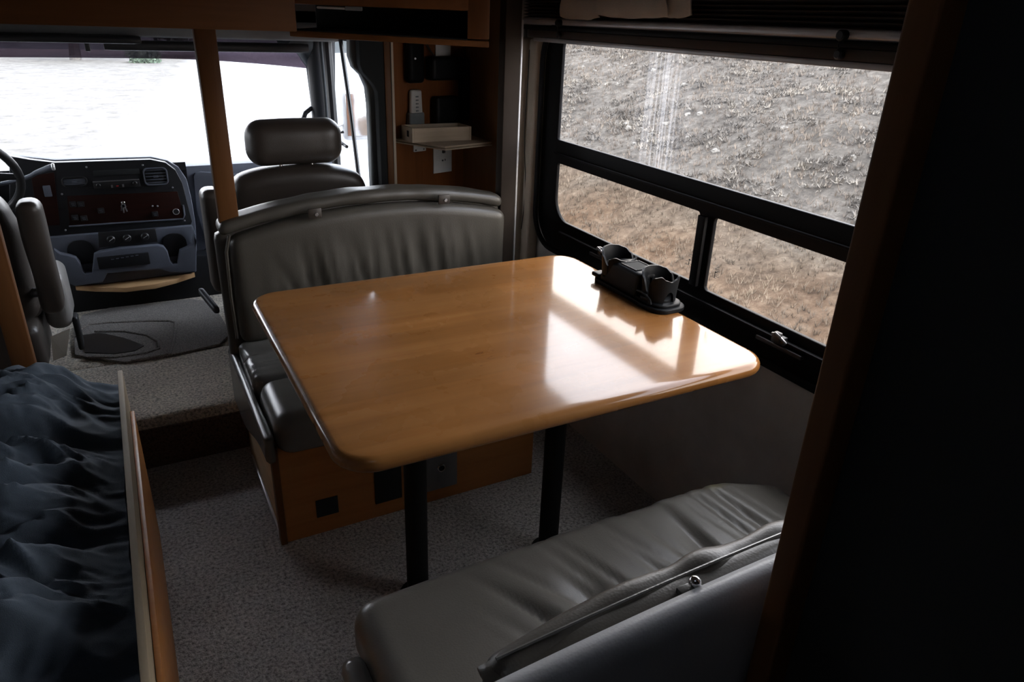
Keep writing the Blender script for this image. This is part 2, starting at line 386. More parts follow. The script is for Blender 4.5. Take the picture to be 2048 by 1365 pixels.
struct(box('wall_front', (-1.3, 3.0, 0), (-.98, 3.05, 2.05), 'wallvinyl', bev=0))
struct(box('wall_front', (-1.3, 3.0, 1.46), (1.4, 3.05, 2.05), 'headliner', bev=0))
# pale edge strip of the bulkhead opening
struct(box('trim_1', (1.000, 2.86, .2), (1.013, 2.90, 1.46), 'wallfab'))
# wooden header and posts between living area and cab
struct(box('trim_2', (-1.25, 2.36, 1.442), (.535, 2.40, 2.05), 'oak_x', bev=.004))
struct(box('trim_3', (.245, 2.362, .86), (.305, 2.402, 1.445), 'oak', bev=.004))
struct(box('trim_4', (-.385, 2.362, .0), (-.325, 2.402, 1.445), 'oak', bev=.004))
# slide-out edge post, vinyl covered, with bright gasket line
struct(box('trim_5', (1.242, 2.36, .0), (1.306, 2.41, 2.05), 'postvinyl', bev=.006))
struct(box('trim_6', (1.307, 2.365, .0), (1.316, 2.395, 1.5), 'rail', bev=.003))

# ------------------------------------------------------------------ window in the slide-out wall
fr = plate('window_1', rrect(.36, .695, 2.385, 1.50, [.13, .13, .13, .13], 8),
           [rrect(.44, 1.105, 2.275, 1.445, [.008, .008, .03, .03], 4)[::-1], rrect(1.49, .815, 2.265, 1.022, [.01, .085, .01, .01], 8)[::-1] if 0 else rrect(1.49, .815, 2.265, 1.022, [.012, .085, .012, .012], 8)[::-1],
            rrect(.44, .808, 1.432, 1.02, [.085, .012, .012, .012], 8)[::-1]], 'yz', .014, 'blackgloss', bev=.003, off=1.430)
struct(fr)
# raised outer lip and the ridge on the bar
def ring(name, o, i, depth, mat, off, parent): return plate(name, o, [i[::-1]], 'yz', depth, mat, parent, .003, off)
ring('window_frame', rrect(.355, .69, 2.39, 1.505, .135, 8), rrect(.375, .71, 2.37, 1.485, .115, 8), .012, 'blackgloss', 1.407, fr)
boxes('window_frame', [((1.404, .46, 1.055), (1.414, 2.27, 1.062)), ((1.404, .46, .775), (1.416, 2.2, .782)), ((1.402, 1.445, .815), (1.414, 1.475, 1.02))], 'blackgloss', fr, .002)
gu = box('glass_pane', (1.4325, .43, 1.095), (1.4345, 2.285, 1.455), 'glass_up', fr, 0)
g1 = box('glass_pane', (1.4325, 1.475, .805), (1.4345, 2.275, 1.03), 'glass_low', fr, 0)
g2 = box('glass_pane', (1.4325, .43, .798), (1.4345, 1.44, 1.03), 'glass_low', fr, 0)
# printed certification marks on each pane
def marks(cy, cz, s, x=1.432):
    bm = bmesh.new(); rnd = random.Random(int(cy*1000))
    for k in range(7):
        y = cy + rnd.uniform(-.4, .4)*s; z = cz + (k-3)*.17*s
        add_box(bm, (x-.0006, y-.3*s*rnd.random()-.002, z), (x, y+.25*s, z+.035*s))
    add_box(bm, (x-.0006, cy-.03*s, cz-.5*s), (x, cy+.03*s, cz+.1*s))
    add_box(bm, (x-.0006, cy-.22*s, cz+.03*s), (x, cy+.02*s, cz+.08*s))
    return bm_obj('glass_marking', bm, 'label', fr, False)
marks(2.245, 1.17, .028); marks(1.515, .872, .032); marks(1.405, .868, .032)
# slide latches on the lower frame
for yc in (1.905, 1.12):
    t = boxes('window_latch', [((1.398, yc-.075, .756), (1.412, yc+.075, .768)), ((1.392, yc-.02, .772), (1.408, yc+.02, .795)), ((1.384, yc-.012, .780), (1.396, yc+.008, .806))], 'black', fr, .003)
    tube_obj('latch_lever', [(1.392, yc-.028, .785), (1.378, yc-.02, .80), (1.376, yc-.004, .806), (1.386, yc+.012, .798)], .004, 'grey_metal', t, 8)

# ------------------------------------------------------------------ pleated blind above the window
bl = thing('window_blind', (1.37, 1.5, 1.50), 'raised brown pleated blind with pale grey bottom rails over the side window', 'window blind')
bm = bmesh.new(); prof = []
for k in range(17): prof.append((1.352 + (.026 if k % 2 else 0), 1.508+k*.0052))
y0, y1 = .5, 2.44
va = [bm.verts.new((x, y0, z)) for x, z in prof]; vb = [bm.verts.new((x, y1, z)) for x, z in prof]
vc = [bm.verts.new((1.40, y0, z)) for x, z in prof]; vd = [bm.verts.new((1.40, y1, z)) for x, z in prof]
for k in range(16):
    bm.faces.new((va[k], vb[k], vb[k+1], va[k+1])); bm.faces.new((vc[k], vc[k+1], vd[k+1], vd[k]))
    bm.faces.new((va[k], va[k+1], vc[k+1], vc[k])); bm.faces.new((vb[k], vd[k], vd[k+1], vb[k+1]))
bm.faces.new((va[0], vc[0], vd[0], vb[0])); bm.faces.new((va[-1], vb[-1], vd[-1], vc[-1]))
bm_obj('pleated_shade', bm, 'pleat', bl, True, 10)
box('head_rail', (1.345, .48, 1.59), (1.41, 2.445, 1.68), 'pleat', bl, .006)
box('bottom_rail', (1.350, .5, 1.487), (1.39, 2.44, 1.506), 'rail', bl, .005, 3)
box('bottom_rail', (1.350, .5, 1.470), (1.39, 2.44, 1.485), 'blackmetal', bl, .004)
box('bottom_rail', (1.352, .5, 1.446), (1.405, 2.40, 1.470), 'pleat', bl, .004)
box('bottom_rail', (1.352, .5, 1.4325), (1.41, 2.36, 1.4455), 'rail', bl, .002)
for y in (2.18, 1.075):
    cyl_obj('cord_knob', (1.343, y, 1.494), .011, .02, 0, 'black', bl, 14, .003)
    cyl_obj('cord_knob', (1.345, y, 1.458), .010, .016, 0, 'black', bl, 14, .003)
    tube_obj('cord', [(1.346, y+.004, 1.494), (1.343, y+.006, 1.476), (1.346, y+.004, 1.458)], .002, 'black', bl, 6)
# white cloths folded over the blind
def cloth(yc, w, z0, x, label, sd):
    nu, nv = 24, 14; v = []; f = []
    for k in range(2):
        for j in range(nv+1):
            for i in range(nu+1):
                u = i/nu; q = j/nv
                yy = yc + (u-.5)*w*(1+.10*q) + .006*nz(q*3, sd); zz = z0 + .10*(1-q) + .008*(abs(u-.5)*2)**3*q + .003*nz(u*5, sd)
                xx = x - .012*math.sin(math.pi*q*.8) - .004*nz(u*4, q*3, sd) - (.004 if k else 0)
                v.append((xx, yy, zz))
    n1 = (nu+1)*(nv+1)
    for k in range(2):
        for j in range(nv):
            for i in range(nu):
                a = k*n1 + j*(nu+1)+i; q_ = (a, a+1, a+nu+2, a+nu+1); f.append(q_ if k else q_[::-1])
    rim = [i for i in range(nu+1)] + [(j+1)*(nu+1)-1+0 for j in range(1, nv+1)] + [nv*(nu+1)+i for i in range(nu-1, -1, -1)] + [j*(nu+1) for j in range(nv-1, 0, -1)]
    for a, b in zip(rim, rim[1:]+rim[:1]): f.append((a, b, b+n1, a+n1))
    o = mesh_obj('folded_cloth', v, f, 'offwhite'); tag(o, label, 'cloth', 'white cloths tucked over the blind'); return o
cloth(2.045, .20, 1.506, 1.342, 'cream cloth with rounded corner hanging at the far end of the blind', 1)
cloth(1.775, .30, 1.514, 1.334, 'widest cream cloth, the middle one draped over the blind', 2)
cloth(1.605, .13, 1.518, 1.346, 'narrow cream cloth tucked behind the middle cloth on the blind', 3)

# padded beige strip with loose wire beside the window
cs = thing('padded_wall_panel', (1.40, 2.47, 1.0), 'beige padded fabric strip with loose wire between slide post and side window', 'wall panel')
softbox('fabric_pad', (1.395, 2.40, .0), (1.438, 2.47, 1.44), .012, 'wallfab', cs, .025, lambda p, d: .003*nz(p[1]*20, p[2]*4))
softbox('fabric_pad', (1.372, 2.475, .0), (1.438, 2.555, 1.44), .014, 'wallfab', cs, .025, lambda p, d: .003*nz(p[1]*20, p[2]*4+5))
wp = [(1.392+.004*math.sin(k*1.1), 2.455+.010*math.sin(k*.7), 1.40-k*.075) for k in range(10)]
tube_obj('wire', wp, .0018, 'label', cs, 6)

# ================================================================== DINETTE TABLE
tb = thing('dinette_table', (.84, 1.6, 0), 'glossy maple dinette table on two black posts between the benches', 'table')
def tabletop():
    x0, x1, y0, y1 = .253, 1.320, 1.053, 2.001; zt, th = .768, .034
    prof = []
    for k in range(11):
        a = math.pi*k/10 - 0
        prof.append((th/2*(1-math.sin(a)), zt - th/2 + th/2*math.cos(a)))
    bm = bmesh.new(); rings = []
    # shallow drip-edge roll: the rim stands a touch proud
    for ins, z in [(.06, zt), (.030, zt), ] + prof + [(.05, zt-th)]:
        pts = rrect(x0+ins, y0+ins, x1-ins, y1-ins, max(.080-ins*.9, .012), 12)
        rings.append([bm.verts.new((u, v, z)) for u, v in pts])
    n = len(rings[0])
    for a, b in zip(rings, rings[1:]):
        for k in range(n): bm.faces.new((a[k], a[(k+1) % n], b[(k+1) % n], b[k]))
    bm.faces.new(rings[0]); bm.faces.new(rings[-1][::-1])
    return bm_obj('tabletop', bm, 'table', tb, True, 50)
tabletop()
for x in (.545, .975):
    l = tube_obj('leg', [(x, 1.47, .004), (x, 1.47, .012), (x, 1.47, .732)], [.034, .030, .030], 'blackmetal', tb, 28)
    cyl_obj('floor_flange', (x, 1.47, .006), .05, .012, 2, 'blackmetal', l, 32, .004)
    cyl_obj('top_flange', (x, 1.47, .723), .085, .018, 2, 'blackmetal', l, 32, .004)

# cup holder on the table by the window
cc = thing('cup_holder_caddy', (1.348, 1.665, .722), 'black rubber double cup holder with scalloped cups on the table by the window', 'cup holder')
def stadium(x0, x1, y0, y1, n=10, sq=.7):
    return rrect(x0, y0, x1, y1, (x1-x0)/2*sq, n)
plate('base_tray', stadium(1.288, 1.408, 1.487, 1.845), [], 'xy', .014, 'rubber', cc, .003, .730)
plate('base_tray', stadium(1.296, 1.400, 1.50, 1.835), [], 'xy', .010, 'rubber', cc, .003, .741)
def shell(yc, a0, a1, hs, slot=None, R=.053, t=.008, flare=.006):
    """curved upright wall: angles in degrees from the far (+y) side, hs = rim height at fractions along it; slot=(half width deg, height)"""
    n = 36; m = 10; cx = 1.348; front = []; back = []
    ks = np.linspace(0, 1, len(hs))
    def H(q):
        k = q*(len(hs)-1); i = min(int(k), len(hs)-2); f_ = k-i; f_ = f_*f_*(3-2*f_); return hs[i]+(hs[i+1]-hs[i])*f_
    v = []; f = []
    for side in (0, 1):
        for i in range(n+1):
            q = i/n; a = math.radians(a0+(a1-a0)*q); h = H(q)
            for k in range(m+1):
                z = k/m; lo = .010
                if slot:
                    da = abs((a0+(a1-a0)*q)-180)/slot[0]
                    if da < 1: lo = max(lo, slot[1]*math.sqrt(1-da*da))
                zz = lo+(h-lo)*z; r = R*.90 + flare*(zz/.1)**2 + .002 - side*t*(1 if k < m else .75) + (.0 if side else 0)
                if k == m: zz += .0012
                v.append((cx+r*math.sin(a)*1.05, yc+r*math.cos(a), .722+zz))
    N1 = (n+1)*(m+1)
    for side in (0, 1):
        for i in range(n):
            for k in range(m):
                a_ = side*N1+i*(m+1)+k; q_ = (a_, a_+m+1, a_+m+2, a_+1); f.append(q_ if side else q_[::-1])
    rim = [i*(m+1) for i in range(n+1)]+[n*(m+1)+k for k in range(1, m+1)]+[i*(m+1)+m for i in range(n-1, -1, -1)]+[k for k in range(m-1, 0, -1)]
    for a_, b_ in zip(rim, rim[1:]+rim[:1]): f.append((a_, b_, b_+N1, a_+N1))
    bm = bmesh.new(); me = bpy.data.meshes.new('t'); me.from_pydata(v, [], f); bm.from_mesh(me); bpy.data.meshes.remove(me)
    return bm_obj('cup_wall', bm, 'rubber', cc, True, 50)
shell(1.775, -104, 104, [.070, .096, .109, .115, .117, .115, .109, .096, .070])
shell(1.775, 108, 252, [.092, .101, .094, .088, .094, .101, .092])
shell(1.565, -100, 100, [.050, .092, .104, .109, .110, .109, .104, .092, .050])
shell(1.565, 106, 254, [.078, .097, .102, .095, .089, .095, .106, .101, .080], (24, .058))
softbox('centre_box', (1.291, 1.608, .734), (1.405, 1.800, .812), .012, 'rubber', cc, .008, lambda p, d: 0,
        lambda p: (p[0]+(.010*(p[2]-.738)/.062*(1 if p[0] < 1.348 else -1)), p[1], p[2]-(.012*sstep(1.73, 1.80, p[1]) if p[2] > .76 else 0)))
boxes('slot_rim', [((1.318, 1.640, .810), (1.378, 1.645, .815)), ((1.318, 1.715, .810), (1.378, 1.720, .815)), ((1.312, 1.640, .810), (1.317, 1.720, .815)), ((1.379, 1.640, .810), (1.384, 1.720, .815))], 'rubber', cc, .0015)
box('slot_recess', (1.318, 1.646, .810), (1.378, 1.714, .8132), 'darkcloth', cc, 0)
cyl_obj('cup_floor', (1.348, 1.775, .748), .043, .008, 2, 'rubber', cc, 28, .001); cyl_obj('cup_floor', (1.348, 1.565, .748), .043, .008, 2, 'rubber', cc, 28, .001)
tube_obj('side_clip', [(1.290, 1.528, .746), (1.2905, 1.535, .758), (1.291, 1.553, .766), (1.2915, 1.575, .768), (1.292, 1.60, .766), (1.292, 1.61, .748)], .0035, 'rubber', cc, 8)
softbox('side_clip', (1.291, 1.545, .744), (1.303, 1.585, .758), .004, 'rubber', cc, .006)
softbox('end_block', (1.290, 1.800, .738), (1.330, 1.842, .752), .004, 'rubber', cc, .008)
def on_table(o):      # final size and place on the table top
    for v_ in o.data.vertices:
        v_.co = Vector((1.291, 1.563, .768)) + (v_.co-Vector((1.348, 1.665, .723)))*.94
bpy.context.view_layer.update()
for o_ in [q for q in bpy.data.objects if q.parent == cc]: on_table(o_)
cc.location = (1.291, 1.563, .768)
for o_ in [q for q in bpy.data.objects if q.parent == cc]: o_.matrix_parent_inverse = Matrix.Translation(cc.location).inverted()

# ================================================================== BENCHES
def arc_top(x, lo, hi):   # crowned top line of the backrests
    t = (x-.24)/1.0; return lo + (hi-lo)*(1-(2*t-1.05)**2*.95)
fb_ = thing('dinette_bench', (.72, 2.1, 0), 'far dinette bench in taupe vinyl with curved backrest behind the table', 'bench')
box('base_box', (.262, 1.842, 0), (1.13, 2.35, .345), 'oak_b', fb_, .004)
b0 = box('side_panel', (.250, 1.875, .0), (.262, 2.40, .34), 'ply2', fb_, .002)
box('plywood_edge', (.243, 1.875, .0), (.250, 2.34, .03), 'rail', b0, .001)
box('corner_board', (.243, 1.835, .0), (.262, 1.872, .35), 'oak', fb_, .003)
softbox('padded_side', (.222, 1.765, .21), (.249, 2.44, .425), .013, 'leather_dark', fb_, .016, lambda p, d: .002*nz(p[1]*8, p[2]*8), lambda p: (p[0], p[1], .425-(.425-p[2])*(1-.62*sstep(2.30, 1.80, p[1]))))
def seatfn1(p, d):
    a = 0
    if d[2] > .1 and p[1] > 2.07: a = .011*nz(p[0]*6, p[1]*34, 2)*sstep(.52, .28, p[0])
    return a + .004*nz(p[0]*5, p[1]*5, p[2]*5)
def sag(p):
    return (p[0], p[1], p[2] - (.03*sstep(1.95, 1.74, p[1]) if p[2] > .40 else 0))
softbox('seat_cushion', (.255, 1.765, .345), (1.235, 2.055, .475), .048, 'leather_dark', fb_, .014, seatfn1)
softbox('seat_cushion', (.245, 2.050, .345), (1.235, 2.355, .480), .030, 'leather_dark', fb_, .014, seatfn1)
def seam(name, pts, r, mat, parent): return tube_obj(name, pts, r, mat, parent, 6)
# backrest: frame slab, cushion, crown roll and snap tabs
def backfn(p, d):
    w = sstep(.87, .66, p[2])*sstep(.30, .48, p[0])*sstep(1.25, 1.0, p[0])
    v = .013*nz(p[0]*19+p[2]*2.0, p[2]*2.0, 1.7)-.009*max(0, 1-abs(nz(p[0]*22+p[2]*3, p[2]*2, 5))*4)
    return (v*w if d[1] < -.2 else 0) + .003*nz(p[0]*4, p[1]*4, p[2]*4)
def crown(p, base, lo, hi, top):
    k = (p[2]-base)/(top-base); return (p[0], p[1], base + k*(arc_top(p[0], lo, hi)-base))
softbox('backrest', (.262, 2.305, .475), (1.240, 2.395, .90), .030, 'leather', fb_, .013, backfn, lambda p: crown(p, .475, .835, .905, .90))
softbox('back_frame', (.225, 2.362, .36), (1.240, 2.42, .90), .016, 'leather', fb_, .025, lambda p, d: .002*nz(p[0]*6, p[2]*6), lambda p: crown(p, .36, .85, .925, .90))
softbox('top_roll', (.238, 2.335, .80), (1.240, 2.44, .845), .0215, 'leather', fb_, .014, lambda p, d: .003*nz(p[0]*14, p[1]*10), lambda p: (p[0], p[1], p[2]-.82+arc_top(p[0], .862, .928)))
bm = bmesh.new()
seam('piping', [(.246, 2.318, .50), (.244, 2.315, .65), (.248, 2.312, .80), (.262, 2.306, .855)], .005, 'leather', fb_)
for x, z in ((.530, .905), (.985, .916)):
    t = boxes('snap_tab', [((x-.022, 2.296, z-.020), (x+.022, 2.303, z+.014))], 'leather_cab', fb_, .003)
    cyl_obj('snap_button', (x+.004, 2.2945, z-.006), .006, .004, 1, 'grey_metal', t, 16, .001)
# wall plates on the bench front
box('vent_hole', (.357, 1.838, .065), (.425, 1.8425, .128), 'darkcloth', fb_, .001)
boxes('vent_hole', [((.545, 1.838, .055), (.635, 1.8425, .205))], 'darkcloth', fb_, .001)
pl = box('lock_plate', (.70, 1.834, .05), (.83, 1.8425, .23), 'grey_metal', fb_, .002)
bm = bmesh.new(); tube(bm, [(.772+.012*math.cos(a), 1.831, .135+.012*math.sin(a)) for a in [2*math.pi*k/20 for k in range(21)]], .0025, 6, False)
bm_obj('lock_ring', bm, 'chrome', pl)
cyl_obj('lock_core', (.772, 1.8315, .135), .009, .006, 1, 'blackmetal', pl, 20)

nb = thing('dinette_bench', (.8, .75, 0), 'near dinette bench with wrinkled taupe seat, seen over its back', 'bench')
box('base_box', (.262, .46, 0), (1.30, .965, .345), 'oak', nb, .004)
def wr(p, d):
    a = .0
    if d[2] > .25:
        m = sstep(.42, .68, p[0])*sstep(1.27, 1.12, p[0])*(.25+.75*sstep(1.04, .86, p[1]))
        sx = p[0]+(.12+.8*max(0, 1-p[0]))*(p[1]-.86)
        q = nz(sx*11, p[1]*1.1, 3.3)
        q2 = nz(sx*16+5, p[1]*1.3, 13.3)
        a = -.020*max(0, 1-abs(q)*4.0)**1.2*m - .010*max(0, 1-abs(q2)*4.0)*m + .008*nz(sx*18, p[1]*1.5, 6)*m
    return a + .004*nz(p[0]*4, p[1]*4, p[2]*4) + (.010*math.sin(math.pi*min(1, max(0, (p[0]-.24)/1.1))) if d[2] > .5 else 0)
softbox('seat_cushion', (.246, .50, .345), (1.345, 1.052, .470), .045, 'leather_seat', nb, .009, wr,
        lambda p: (p[0]+.0, p[1]-.05*sstep(1.15, 1.36, p[0])*sstep(.9, 1.05, p[1]), p[2]-.015*sstep(1.15, 1.36, p[0])*(p[2] > .4)))
softbox('padded_side', (.200, .50, .20), (.247, .965, .425), .018, 'leather_dark', nb, .02)
def nbtop(x): return .862 + .020*(1-((x-.72)/.5)**2) 
softbox('backrest', (.255, .480, .47), (1.30, .532, .88), .026, 'leather', nb, .012,
        lambda p, d: (.010*nz(p[0]*16, 2.2, p[2]*6)*sstep(.30, .5, p[0]) if d[2] > .1 or d[1] > .3 else 0)+.004*nz(p[0]*5, p[1]*5, p[2]*5),
        lambda p: (p[0], p[1]-.02*sstep(.45, .22, p[0]), .47+(p[2]-.47)*(nbtop(p[0])-.47)/.41))
softbox('top_flap', (.25, .466, .860), (1.30, .502, .870), .005, 'leather', nb, .014, lambda p, d: .0015*nz(p[0]*12, p[1]*10), lambda p: (p[0], p[1], p[2]-.874+nbtop(p[0])-.002))
seam('stitched_seam', [(x, .492, nbtop(x)+.001) for x in np.linspace(.27, 1.28, 26)], .0022, 'leather_dark', nb)
softbox('back_panel', (.22, .435, .10), (1.30, .464, .890), .008, 'panelgrey', nb, .03, None, lambda p: (p[0], p[1], .10+(p[2]-.10)*(nbtop(p[0])+.004-.10)/.782))
t = box('snap_tab', (.508, .462, .868), (.540, .480, .880), 'leather_dark', nb, .002)
bm = bmesh.new(); bmesh.ops.create_uvsphere(bm, u_segments=16, v_segments=10, radius=.008, matrix=Matrix.Translation((.528, .470, .888))); bm_obj('snap_button', bm, 'chrome', t)

# ================================================================== SOFA BED WITH DUVET (left)
bd = thing('sofa_bed', (-.6, 1.2, 0), 'low bed along the aisle with raw plywood side rail', 'bed')
box('side_rail', (-.108, .1, 0), (-.094, 2.155, .528), 'ply', bd, .002)
box('face_board', (-.093, .1, 0), (-.082, 2.06, .44), 'oak_b', bd, .002)
box('end_board', (-1.2, 2.16, 0), (-.10, 2.18, .36), 'oak', bd, .002)
box('mattress', (-1.22, .1, .05), (-.135, 2.15, .40), 'liner', bd, .03, 4)
def duvet():
    nx_, ny_ = 170, 340; x0, x1, y0, y1 = -1.22, -.118, .12, 2.35; v = []; f = []
    for j in range(ny_+1):
        for i in range(nx_+1):
            x = x0+(x1-x0)*i/nx_; y = y0+(y1-y0)*j/ny_
            t = y + .07*nz(x*1.6, y*.9, 2) - .10*(x+.6) + .02*nz(x*6, y*3, 5)
            ph = ((t+.13)/.40); fr_ = ph-math.floor(ph)
            lobe = (1-abs(2*fr_-1)**3.2)
            edge = sstep(0, .20, (x1-x)/1.0)          # rolls off at the rail
            far = sstep(-.02, .09, (y1-y))
            wx = x+.05*nz(x*4, y*6, 31); wy = y+.05*nz(x*5, y*7, 32)
            wrk = .034*(1-abs(nz(wx*3.0+1, wy*10-wx*4, 7))*3.0) + .022*(1-abs(nz(wx*6+4, wy*15+wx*6, 17))*3.0) + .014*(1-abs(nz(wx*11-wy*8, wy*24, 9))*3.2) + .006*(1-abs(nz(wx*24+wy*10, wy*40, 19))*3) - .02
            h = .415 + (.085*lobe + wrk*(.4+.6*lobe))*(.18+.82*edge)*(.15+.85*far) + .045*edge*far
            h -= .06*(1-far)
            xx = x + .010*nz(y*7, x*3, 4)*(1-edge)
            v.append((xx, y, h))
    n1 = len(v)
    for j in range(ny_):
        for i in range(nx_):
            a = j*(nx_+1)+i; f.append((a, a+1, a+nx_+2, a+nx_+1))
    rim = list(range(nx_+1)) + [(j+1)*(nx_+1)-1 for j in range(1, ny_+1)] + [ny_*(nx_+1)+i for i in range(nx_-1, -1, -1)] + [j*(nx_+1) for j in range(ny_-1, 0, -1)]
    low = {}
    for a in rim: low[a] = len(v); v.append((v[a][0]-.004, v[a][1]-.004, .335 if v[a][1] < 2.29 else .25))
    for a, b in zip(rim, rim[1:]+rim[:1]): f.append((b, a, low[a], low[b]))
    f.append([low[a] for a in rim])
    o = mesh_obj('duvet', v, f, 'duvet', None, True, 80)
    tag(o, 'rumpled slate blue duvet spread over the low bed', 'duvet'); return o
duvet()

# ================================================================== CAB SEATS
def cab_seat(cx, s, label):
    """s=+1: armrest on the low-x side (passenger), -1: mirrored"""
    t = thing('cab_seat', (cx, 3.0, .19), label, 'seat', None)
    tilt = lambda p, z0=.5: (p[0], p[1]-.12*(p[2]-z0), p[2])
    def shoulders(p):
        q = (p[0]-cx)/.27; z = p[2]-.045*sstep(.78, .93, p[2])*abs(q)**3
        w = 1-.05*sstep(.75, .93, p[2]); return tilt((cx+(p[0]-cx)*w, p[1], z))
    b = softbox('backrest', (cx-.272, 2.86, .44), (cx+.285, 3.01, .95), .055, 'leather_cab', t, .022, lambda p, d: .006*nz(p[0]*5, p[1]*6, p[2]*5), shoulders)
    softbox('headrest', (cx-.182, 2.81, .955), (cx+.182, 2.94, 1.125), .062, 'leather_cab', t, .016, lambda p, d: .004*nz(p[0]*7, p[1]*6, p[2]*6))
    for u in (-.06, .06): tube_obj('headrest_post', [(cx+u, 2.86, .88), (cx+u, 2.87, .98)], .007, 'chrome', t)
    softbox('seat_cushion', (cx-.29, 2.93, .42), (cx+.29, 3.36, .575), .055, 'leather_cab', t, .022, lambda p, d: .006*nz(p[0]*6, p[1]*6, p[2]*4))
    box('pedestal', (cx-.20, 2.92, .19), (cx+.20, 3.28, .43), 'black', t, .015, 3)
    sk = softbox('skirt', (cx-.27, 2.83, .25), (cx+.27, 3.2, .44), .03, 'leather_cab', t, .03, lambda p, d: .006*nz(p[0]*8, p[1]*8, p[2]*3))
    ax = cx - s*.335
    a = softbox('armrest', (ax-.036, 2.74, .50), (ax+.036, 2.86, .905), .030, 'leather_cab', t, .014, lambda p, d: .004*nz(p[0]*9, p[1]*9, p[2]*7), lambda p: (p[0], p[1]-.10*(p[2]-.7), p[2]))
    tube_obj('armrest_pivot', [(ax, 2.85, .56), (ax+s*.09, 2.90, .55)], .018, 'black', a)
    return t
ps = cab_seat(.605, 1, 'passenger seat of the cab in taupe vinyl with wide headrest')
lv = softbox('recline_lever', (.19, 2.86, .405), (.215, 2.98, .435), .011, 'black', ps, .008, None, lambda p: (p[0]+(2.98-p[1])*.35, p[1], p[2]-(2.98-p[1])*.45+.03))
ds = cab_seat(-.625, -1, 'driver seat of the cab in taupe vinyl with raised armrest')
softbox('recline_lever', (-.262, 2.99, .26), (-.242, 3.06, .40), .009, 'black', ds, .01)
M['leather_lit'] = leather('lit_taupe_vinyl', (.20, .19, .18), .38)  # cab vinyl made paler: the windshield highlight is put into the colour
softbox('seat_bolster', (-.345, 2.97, .36), (-.256, 3.20, .585), .04, 'leather_lit', ds, .016, lambda p, d: .004*nz(p[0]*8, p[1]*8, p[2]*6))
mesh_obj('paper_tag', [(-.335, 2.93, .36), (-.270, 2.95, .375), (-.300, 2.93, .275), (-.345, 2.92, .265), (-.335, 2.932, .36), (-.270, 2.952, .375), (-.300, 2.932, .275), (-.345, 2.922, .265)], [(0, 1, 2, 3), (7, 6, 5, 4), (0, 4, 5, 1), (1, 5, 6, 2), (2, 6, 7, 3), (3, 7, 4, 0)], 'offwhite', ds, False)

# ================================================================== FLOOR MAT
mt = thing('floor_mat', (0, 3.2, .19), 'taupe moulded floor mat between the cab seats', 'mat')
outl = [at(x, y, 2, .195) for x, y in ((150, 712), (250, 727), (345, 712), (440, 690), (462, 668), (445, 640), (425, 606), (380, 600), (220, 618), (165, 632), (148, 660))]
plate('mat_body', [(p.x, p.y) for p in outl], [], 'xy', .010, 'mat', mt, .002, .196)
gp = [at(x, y, 2, .201) for x, y in ((262, 722), (300, 716), (341, 708), (346, 690), (351, 660), (350, 646), (340, 643), (300, 643), (220, 646), (180, 650), (160, 660), (153, 675))]
bm = bmesh.new(); tube(bm, [(p.x, p.y, .201) for p in gp], .006, 8); bm_obj('moulded_ridge', bm, 'mat', mt)
gp = [at(x, y, 2, .201) for x, y in ((170, 715), (230, 716), (290, 708), (318, 698), (316, 684), (295, 672), (250, 664), (190, 664))]
bm = bmesh.new(); tube(bm, [(p.x, p.y, .201) for p in gp], .007, 8); bm_obj('moulded_ridge', bm, 'mat', mt)
hw = [at(x, y, 2, .203) for x, y in ((160, 672), (200, 666), (250, 677), (288, 692), (270, 702), (230, 708), (170, 706))]
plate('heel_pad', [(p.x, p.y) for p in hw], [], 'xy', .006, 'leather_cab', mt, .001, .202)

# ================================================================== DASHBOARD
YD = 3.66
db = thing('dashboard', (0, 3.9, .19), 'truck dashboard in blue grey plastic with black instrument panel', 'dashboard')
def P(px, py, y=YD): p = at(px, py, 1, y); return (p.x, p.z)
# top pad running to the windshield
def slab(name, prof, x0, x1, mat, parent):
    n = len(prof); v = [(x0, y, z) for y, z in prof]+[(x1, y, z) for y, z in prof]
    f = [tuple(range(n))[::-1], tuple(range(n, 2*n))]+[(k, (k+1) % n, n+(k+1) % n, n+k) for k in range(n)]
    return mesh_obj(name, v, f, mat, parent, True, 40)
slab('top_pad', [(3.69, .80), (3.70, .835), (3.76, .838), (4.0, .80), (4.42, .70), (4.42, .2), (3.80, .2), (3.80, .6)], -1.0, .27, 'dashdark', db)
slab('passenger_top', [(3.74, .30), (3.735, .77), (3.75, .805), (3.80, .812), (4.0, .79), (4.42, .70), (4.42, .2), (3.80, .2)], .2, 1.0, 'dashgrey', db)
g = plate('glove_box', [P(*q, 3.73) for q in ((386, 352), (390, 346), (400, 343), (520, 350), (520, 470), (415, 480), (404, 460), (392, 420))], [], 'xz', .02, 'dashgrey', db, .004, 3.728)
# side wrap behind the black panel
plate('console_surround', [P(*q) for q in ((20, 312), (60, 316), (110, 321), (200, 318), (302, 315), (335, 322), (358, 336), (374, 360), (384, 400), (392, 450), (393, 480), (388, 515), (375, 540), (200, 572), (130, 560), (60, 500), (20, 460))], [], 'xz', .10, 'dashgrey', db, .004, YD+.06)
plate('instrument_panel', [P(*q) for q in ((20, 310), (60, 317), (110, 323), (200, 320), (300, 317), (330, 323), (350, 338), (364, 364), (374, 405), (383, 440), (380, 449), (240, 462), (100, 472), (60, 470), (20, 440))], [], 'xz', .04, 'dashdark', db, .004, YD-.012)
yb = YD-.034
bp = plate('burl_inlay', [P(*q, yb) for q in ((134, 392), (355, 383), (366, 425), (366, 438), (240, 446), (140, 452))], [], 'xz', .004, 'burl', db, .001, yb)
plate('burl_inlay', [P(*q, yb) for q in ((62, 352), (108, 345), (120, 450), (85, 452), (70, 400))], [], 'xz', .004, 'burl', db, .001, yb)
pt = [P(*q, yb) for q in ((138, 453), (240, 446), (366, 438), (369, 430), (366, 410))]
